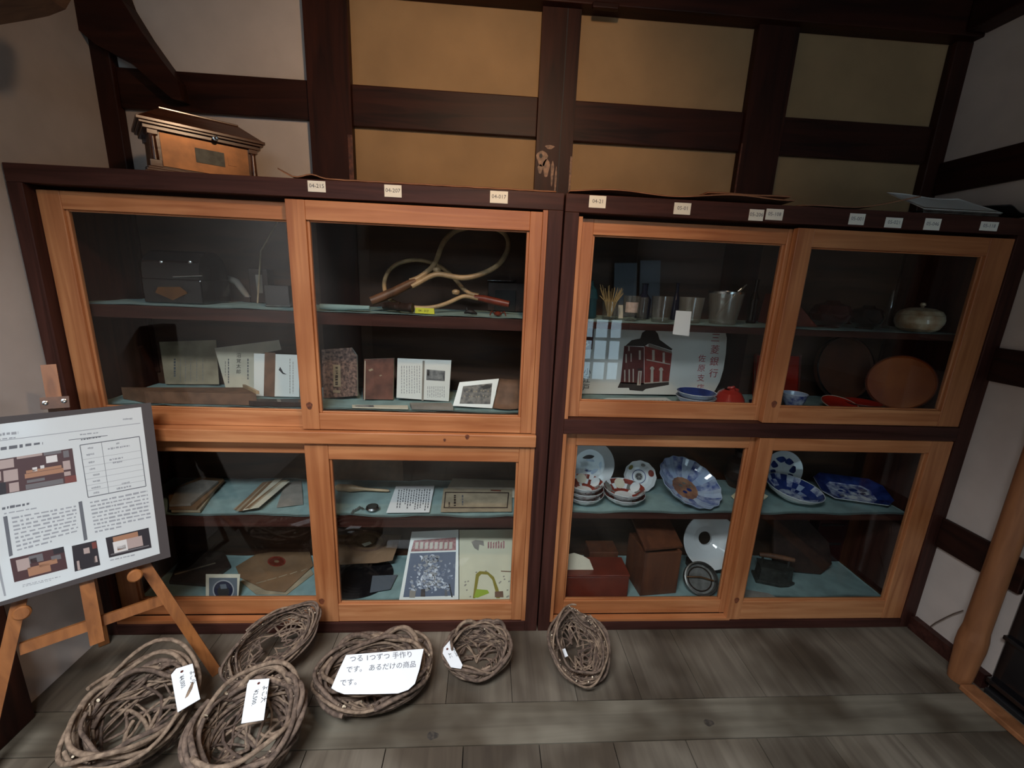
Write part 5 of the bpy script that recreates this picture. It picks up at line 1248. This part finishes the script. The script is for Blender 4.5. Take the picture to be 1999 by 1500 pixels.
c_ = on(1528, 908, 'y', .345); r_ = rad(36, c_); M = at(c_.x, .345, zp+r_*.97+.004, R(-6), R(76))
PL_ = thing('blue_white_plate', 'round blue and white plate standing behind the blue bowl', 'plate', (c_.x, .31, zp))
m = MB(); m.lathe([(0, 0), (r_*.55, 0), (r_, .014), (r_, .016), (r_*.62, .007), (0, .004)], PORC, M, 48); m.build('plate_body', PL_)
m = MB(); 
for j in range(7):
    a = j*.9; m.add([V3((r_*(.55*math.cos(a)+.2*math.cos(k_)*(1+.4*math.sin(2*k_+j))), r_*(.55*math.sin(a)+.2*math.sin(k_)), .0085)) for k_ in [i*math.pi/7 for i in range(14)]], [tuple(range(14))], BLUE, False, M)
m.build('leaf_painting', PL_); settle(PL_, zp)
c_ = on(1556, 965, 'y', .17); r_ = rad(52, c_); M = at(c_.x, .205, zp+.010, R(10), R(7), R(4))
B_ = pbowl('blue_white_bowl', 'blue patterned bowl with a white outside in front of the standing plate', M, r_, .054, BLUEP, PORC, mf_in=mfpat(BLUE, [BLUEP, PORCB], random.Random(9)), centre=BLUEP, rim=PORC); settle(B_, zp)
# oblong eight-sided dish
c_ = on(1648, 962, 'y', .22); DS = thing('oblong_dish', 'oblong eight-sided blue and white dish, right of the blue bowl', 'dish', (c_.x, .22, zp))
M = at(c_.x+.045, .235, zp+.014, R(-18), R(12)); a_, b_ = .145, .098
def octo(s, z): return [V3((s*x*a_, s*y*b_, z)) for x, y in ((-1, -.55), (-.72, -1), (.72, -1), (1, -.55), (1, .55), (.72, 1), (-.72, 1), (-1, .55))]
m = MB(); R0 = [octo(.6, 0), octo(.66, .004), octo(1.0, .030), octo(1.0, .033), octo(.64, .010), octo(.6, .006)]
for i in range(5):
    mt = (PORC, PORCB, PORC, BLUE, BLUEP)[i]
    m.add(R0[i]+R0[i+1], [(k_, (k_+1) % 8, 8+(k_+1) % 8, 8+k_) for k_ in range(8)], mt, False, M)
m.add(R0[0], [tuple(range(8))[::-1]], PORC, False, M); m.add(R0[5], [tuple(range(8))], BLUEP, False, M); m.build('dish_body', DS)
m = MB(); q2 = random.Random(4)
for j in range(16):
    x_, y_ = q2.uniform(-.5, .5)*a_, q2.uniform(-.45, .45)*b_; s_ = q2.uniform(.006, .014); m.add([V3((x_+s_*1.5*math.cos(k_), y_+s_*math.sin(k_)*(1+.3*math.sin(2*k_)), .0068)) for k_ in [i*math.pi/5 for i in range(10)]], [tuple(range(10))], BLUE if j % 2 else PORC, False, M)
m.build('landscape_print', DS); settle(DS, zp)
c_ = on(1745, 930, 'y', .33); m = MB(); m.lathe([(0, 0), (.05, 0), (.07, .05), (.07, .12), (.05, .17), (.03, .19), (0, .19)], DKLQ, at(c_.x, .33, zp), 28); tag(m.build('wine_jar'), 'dark wine red jar dimly seen at the right back of the porcelain shelf', 'jar')

# ------------------------------------------------------------------ right cabinet, bottom
zq = Z_RB
BX = thing('red_lacquer_box', 'red-brown lacquer box at the bottom left of the right cabinet', 'box', (.17, .15, zq))
xa, xb = .056, on(1226, 1150, 'y', .09).x; zt_ = on(1165, 1127, 'y', .09).z
m = MB(); m.box(xa+.003, xb, .09, .215, zq, zt_, REDB); m.build('body', BX, .003)
m = MB(); m.box(xa+.001, xb+.002, .088, .217, zt_+.0005, zt_+.012, REDB); m.build('lid', BX, .003)
pl = (V3((0, .13, zt_+.013)), V3((0, -math.cos(R(20)), math.sin(R(20)))))
card('cream_paper', 'torn cream paper standing on the red-brown lacquer box', 'paper', pl, [(1106, 1120), (1107, 1090), (1120, 1087), (1136, 1092), (1150, 1100), (1158, 1120)], CREAM, .001, z0=zt_+.0125)
px_ = on(1180, 1110, 'y', .25).x; m = MB(); m.box(px_-.085, px_+.055, .235, .33, zq, on(1180, 1078, 'y', .235).z, REDB2); tag(m.build('brown_chest', None, .003), 'small red-brown chest behind the lacquer box', 'chest')
px_ = on(1190, 1100, 'y', .22).x; 
TB = thing('wooden_box', 'tall red-brown wooden box with raised lid in the middle of the cabinet bottom', 'box', (.5, .2, zq))
xa, xb = on(1248, 1172, 'y', .10).x, on(1322, 1172, 'y', .10).x; zt_ = on(1290, 1082, 'y', .10).z
Mx = at(xa, .10, 0, R(6)); wdt = xb-xa
m = MB(); m.box(0, wdt, 0, .012, zq, zt_, REDB2, Mx); m.box(0, .012, .012, .17, zq, zt_, REDB2, Mx); m.box(wdt-.012, wdt, .012, .17, zq, zt_, REDB2, Mx); m.box(.012, wdt-.012, .158, .17, zq, zt_, REDB2, Mx); m.box(.012, wdt-.012, .012, .158, zq, zq+.01, REDB2, Mx); m.build('body', TB, .002)
m = MB(); dz = .075; m.add([Mx @ V3(p) for p in ((-.01, -.01, zt_+.022), (wdt+.012, .02, zt_+.004), (wdt+.012, .17, zt_+dz-.01), (-.01, .15, zt_+dz+.01), (-.01, -.012, zt_+.036), (wdt+.012, .018, zt_+.018), (wdt+.012, .168, zt_+dz+.004), (-.01, .148, zt_+dz+.024))], [(3, 2, 1, 0), (4, 5, 6, 7), (0, 1, 5, 4), (1, 2, 6, 5), (2, 3, 7, 6), (3, 0, 4, 7)], REDB2); m.build('lid', TB, .002)
c_ = on(1380, 1062, 'y', .27); r_ = rad(53, c_)
M = at(c_.x+.01, .275, zq+r_*.95+.045, R(-4), R(70))
m = MB(); m.lathe([(r_*.25, -.055), (r_*.27, -.045), (r_*.34, -.04), (r_*.46, -.030), (r_, .022), (r_+.001, .026), (r_*.97, .024), (r_*.47, -.024), (r_*.34, -.034), (r_*.25, -.04), (r_*.24, -.055), (r_*.25, -.055)], PORC, M, 56)
tag(m.build('lamp_shade'), 'white porcelain lampshade disc with a dark hole in the middle', 'lampshade')
m = MB(); m.box(c_.x-.06, c_.x+.06, .29, .33, zq, zq+.042, DARKBR); tag(m.build('dark_block'), 'dark block holding up the white lampshade from behind', 'block')
c_ = on(1365, 1150, 'y', .13); r_ = rad(31, c_); M = at(c_.x, .135, zq+r_*.84, R(-14), R(48))
RP = thing('ring_pot', 'round metal pot tipped on its side under the lampshade', 'pot', (c_.x, .13, zq))
m = MB(); m.lathe([(0, -.022), (r_*.8, -.022), (r_, -.012), (r_, .018), (r_*.92, .020), (r_*.9, .014), (r_*.86, -.012), (0, -.014)], GUNM, M, 40); m.build('pot_body', RP)
m = MB(); m.lathe([(r_*.74, -.010), (r_*.70, -.004), (r_*.66, -.010)], DARKBR, M, 32); m.tube([M @ V3((-r_*.8, 0, -.004)), M @ V3((0, r_*.1, .004)), M @ V3((r_*.8, 0, -.004))], .004, BRASSP, 8); m.build('inner_bar', RP); settle(RP, zq)
# charcoal iron
c_ = on(1512, 1130, 'y', .19); IRN = thing('charcoal_iron', 'dull metal charcoal iron with a bar handle, right of the front stile', 'iron', (c_.x, .19, zq))
M = at(c_.x, .20, zq, R(-18))
def boat(s, z): return [V3((s*x, s*y, z)) for x, y in ((-.085, -.042), (.02, -.045), (.06, -.030), (.095, 0), (.06, .030), (.02, .045), (-.085, .042))]
m = MB(); rr = [boat(1, 0), boat(1, .012), boat(.86, .016), boat(.82, .075), boat(.88, .080), boat(.88, .086)]
for i in range(5): m.add(rr[i]+rr[i+1], [(k_, (k_+1) % 7, 7+(k_+1) % 7, 7+k_) for k_ in range(7)], IRON, False, M)
m.add(rr[0], [tuple(range(7))[::-1]], IRON, False, M); m.add(rr[5], [tuple(range(7))], IRON, False, M); m.build('body', IRN)
m = MB(); m.tube([M @ V3(p) for p in ((-.06, 0, .086), (-.062, 0, .125))], .005, IRON, 8); m.tube([M @ V3(p) for p in ((.05, 0, .086), (.052, 0, .125))], .005, IRON, 8); m.build('bracket', IRN)
m = MB(); m.tube([M @ V3(p) for p in ((-.08, 0, .130), (-.03, 0, .133), (.03, 0, .133), (.072, 0, .130))], [.010, .012, .012, .010], RACKH, 12); m.build('handle', IRN)
card('leaning_plank', 'dark wooden plank leaning diagonally behind the charcoal iron', 'plank', lean(1600, 1160, zq, 24, y=.30), [(1500, 1022), (1524, 1022), (1606, 1108), (1612, 1150), (1590, 1170), (1500, 1160)], DARKBR, .014)
xa, xb = on(1592, 1150, 'y', .26).x, min(1.64, on(1745, 1150, 'y', .26).x)
DC = thing('dark_chest', 'dark wine red chest filling the right end of the cabinet bottom', 'chest', ((xa+xb)/2, .36, zq))
m = MB(); m.box(xa+.02, xb, .345, .412, zq, .44, DKLQ); m.build('body', DC, .003)
m = MB(); m.box(xa+.03, xb-.02, .341, .3445, .30, .31, BLACKM); m.box(xa+.03, xb-.02, .341, .3445, .19, .2, BLACKM); m.build('drawer_gaps', DC)
flatz('grey_green_papers', 'crumpled grey-green papers in front of the charcoal iron', 'paper', zq+.001, [(1444, 1176), (1450, 1150), (1500, 1158), (1526, 1178)], GREYP, .006)


# ================================================================== LIGHT
def light(name, kind, loc, target, energy, color, **kw):
    l = bpy.data.lights.new(name, kind); l.energy = energy; l.color = color
    for a, b in kw.items(): setattr(l, a, b)
    o = bpy.data.objects.new(name, l); COL.objects.link(o); o.location = loc
    d = V3(target)-V3(loc); o.rotation_euler = d.to_track_quat('-Z', 'Y').to_euler()
    return o
light('ceiling_spot_lamp', 'SPOT', (-.14, -.95, 2.38), (-.42, .3, 1.66), 46, (1, .66, .40), spot_size=R(118), spot_blend=1, shadow_soft_size=.05)
light('ceiling_tube_lamp', 'AREA', (-.85, -1.95, 2.6), (-.85, -1.45, 0), 58, (.85, .92, 1), shape='RECTANGLE', size=1.1, size_y=.3, spread=R(116))
light('daylight_high_window', 'AREA', (0, YB-.3, 2.45), (0, 0, .9), 8, (.80, .89, 1), shape='RECTANGLE', size=2.4, size_y=.54)
wd = bpy.data.worlds.new('world'); S.world = wd; wd.use_nodes = True
bg = wd.node_tree.nodes['Background']; bg.inputs['Color'].default_value = (.62, .83, 1, 1); bg.inputs['Strength'].default_value = 4.5
S.view_settings.view_transform = 'Standard'; S.view_settings.look = 'None'; S.view_settings.gamma = 1
S.view_settings.use_curve_mapping = False; S.view_settings.exposure = 0
S.cycles.transparent_max_bounces = 24; S.cycles.max_bounces = 8
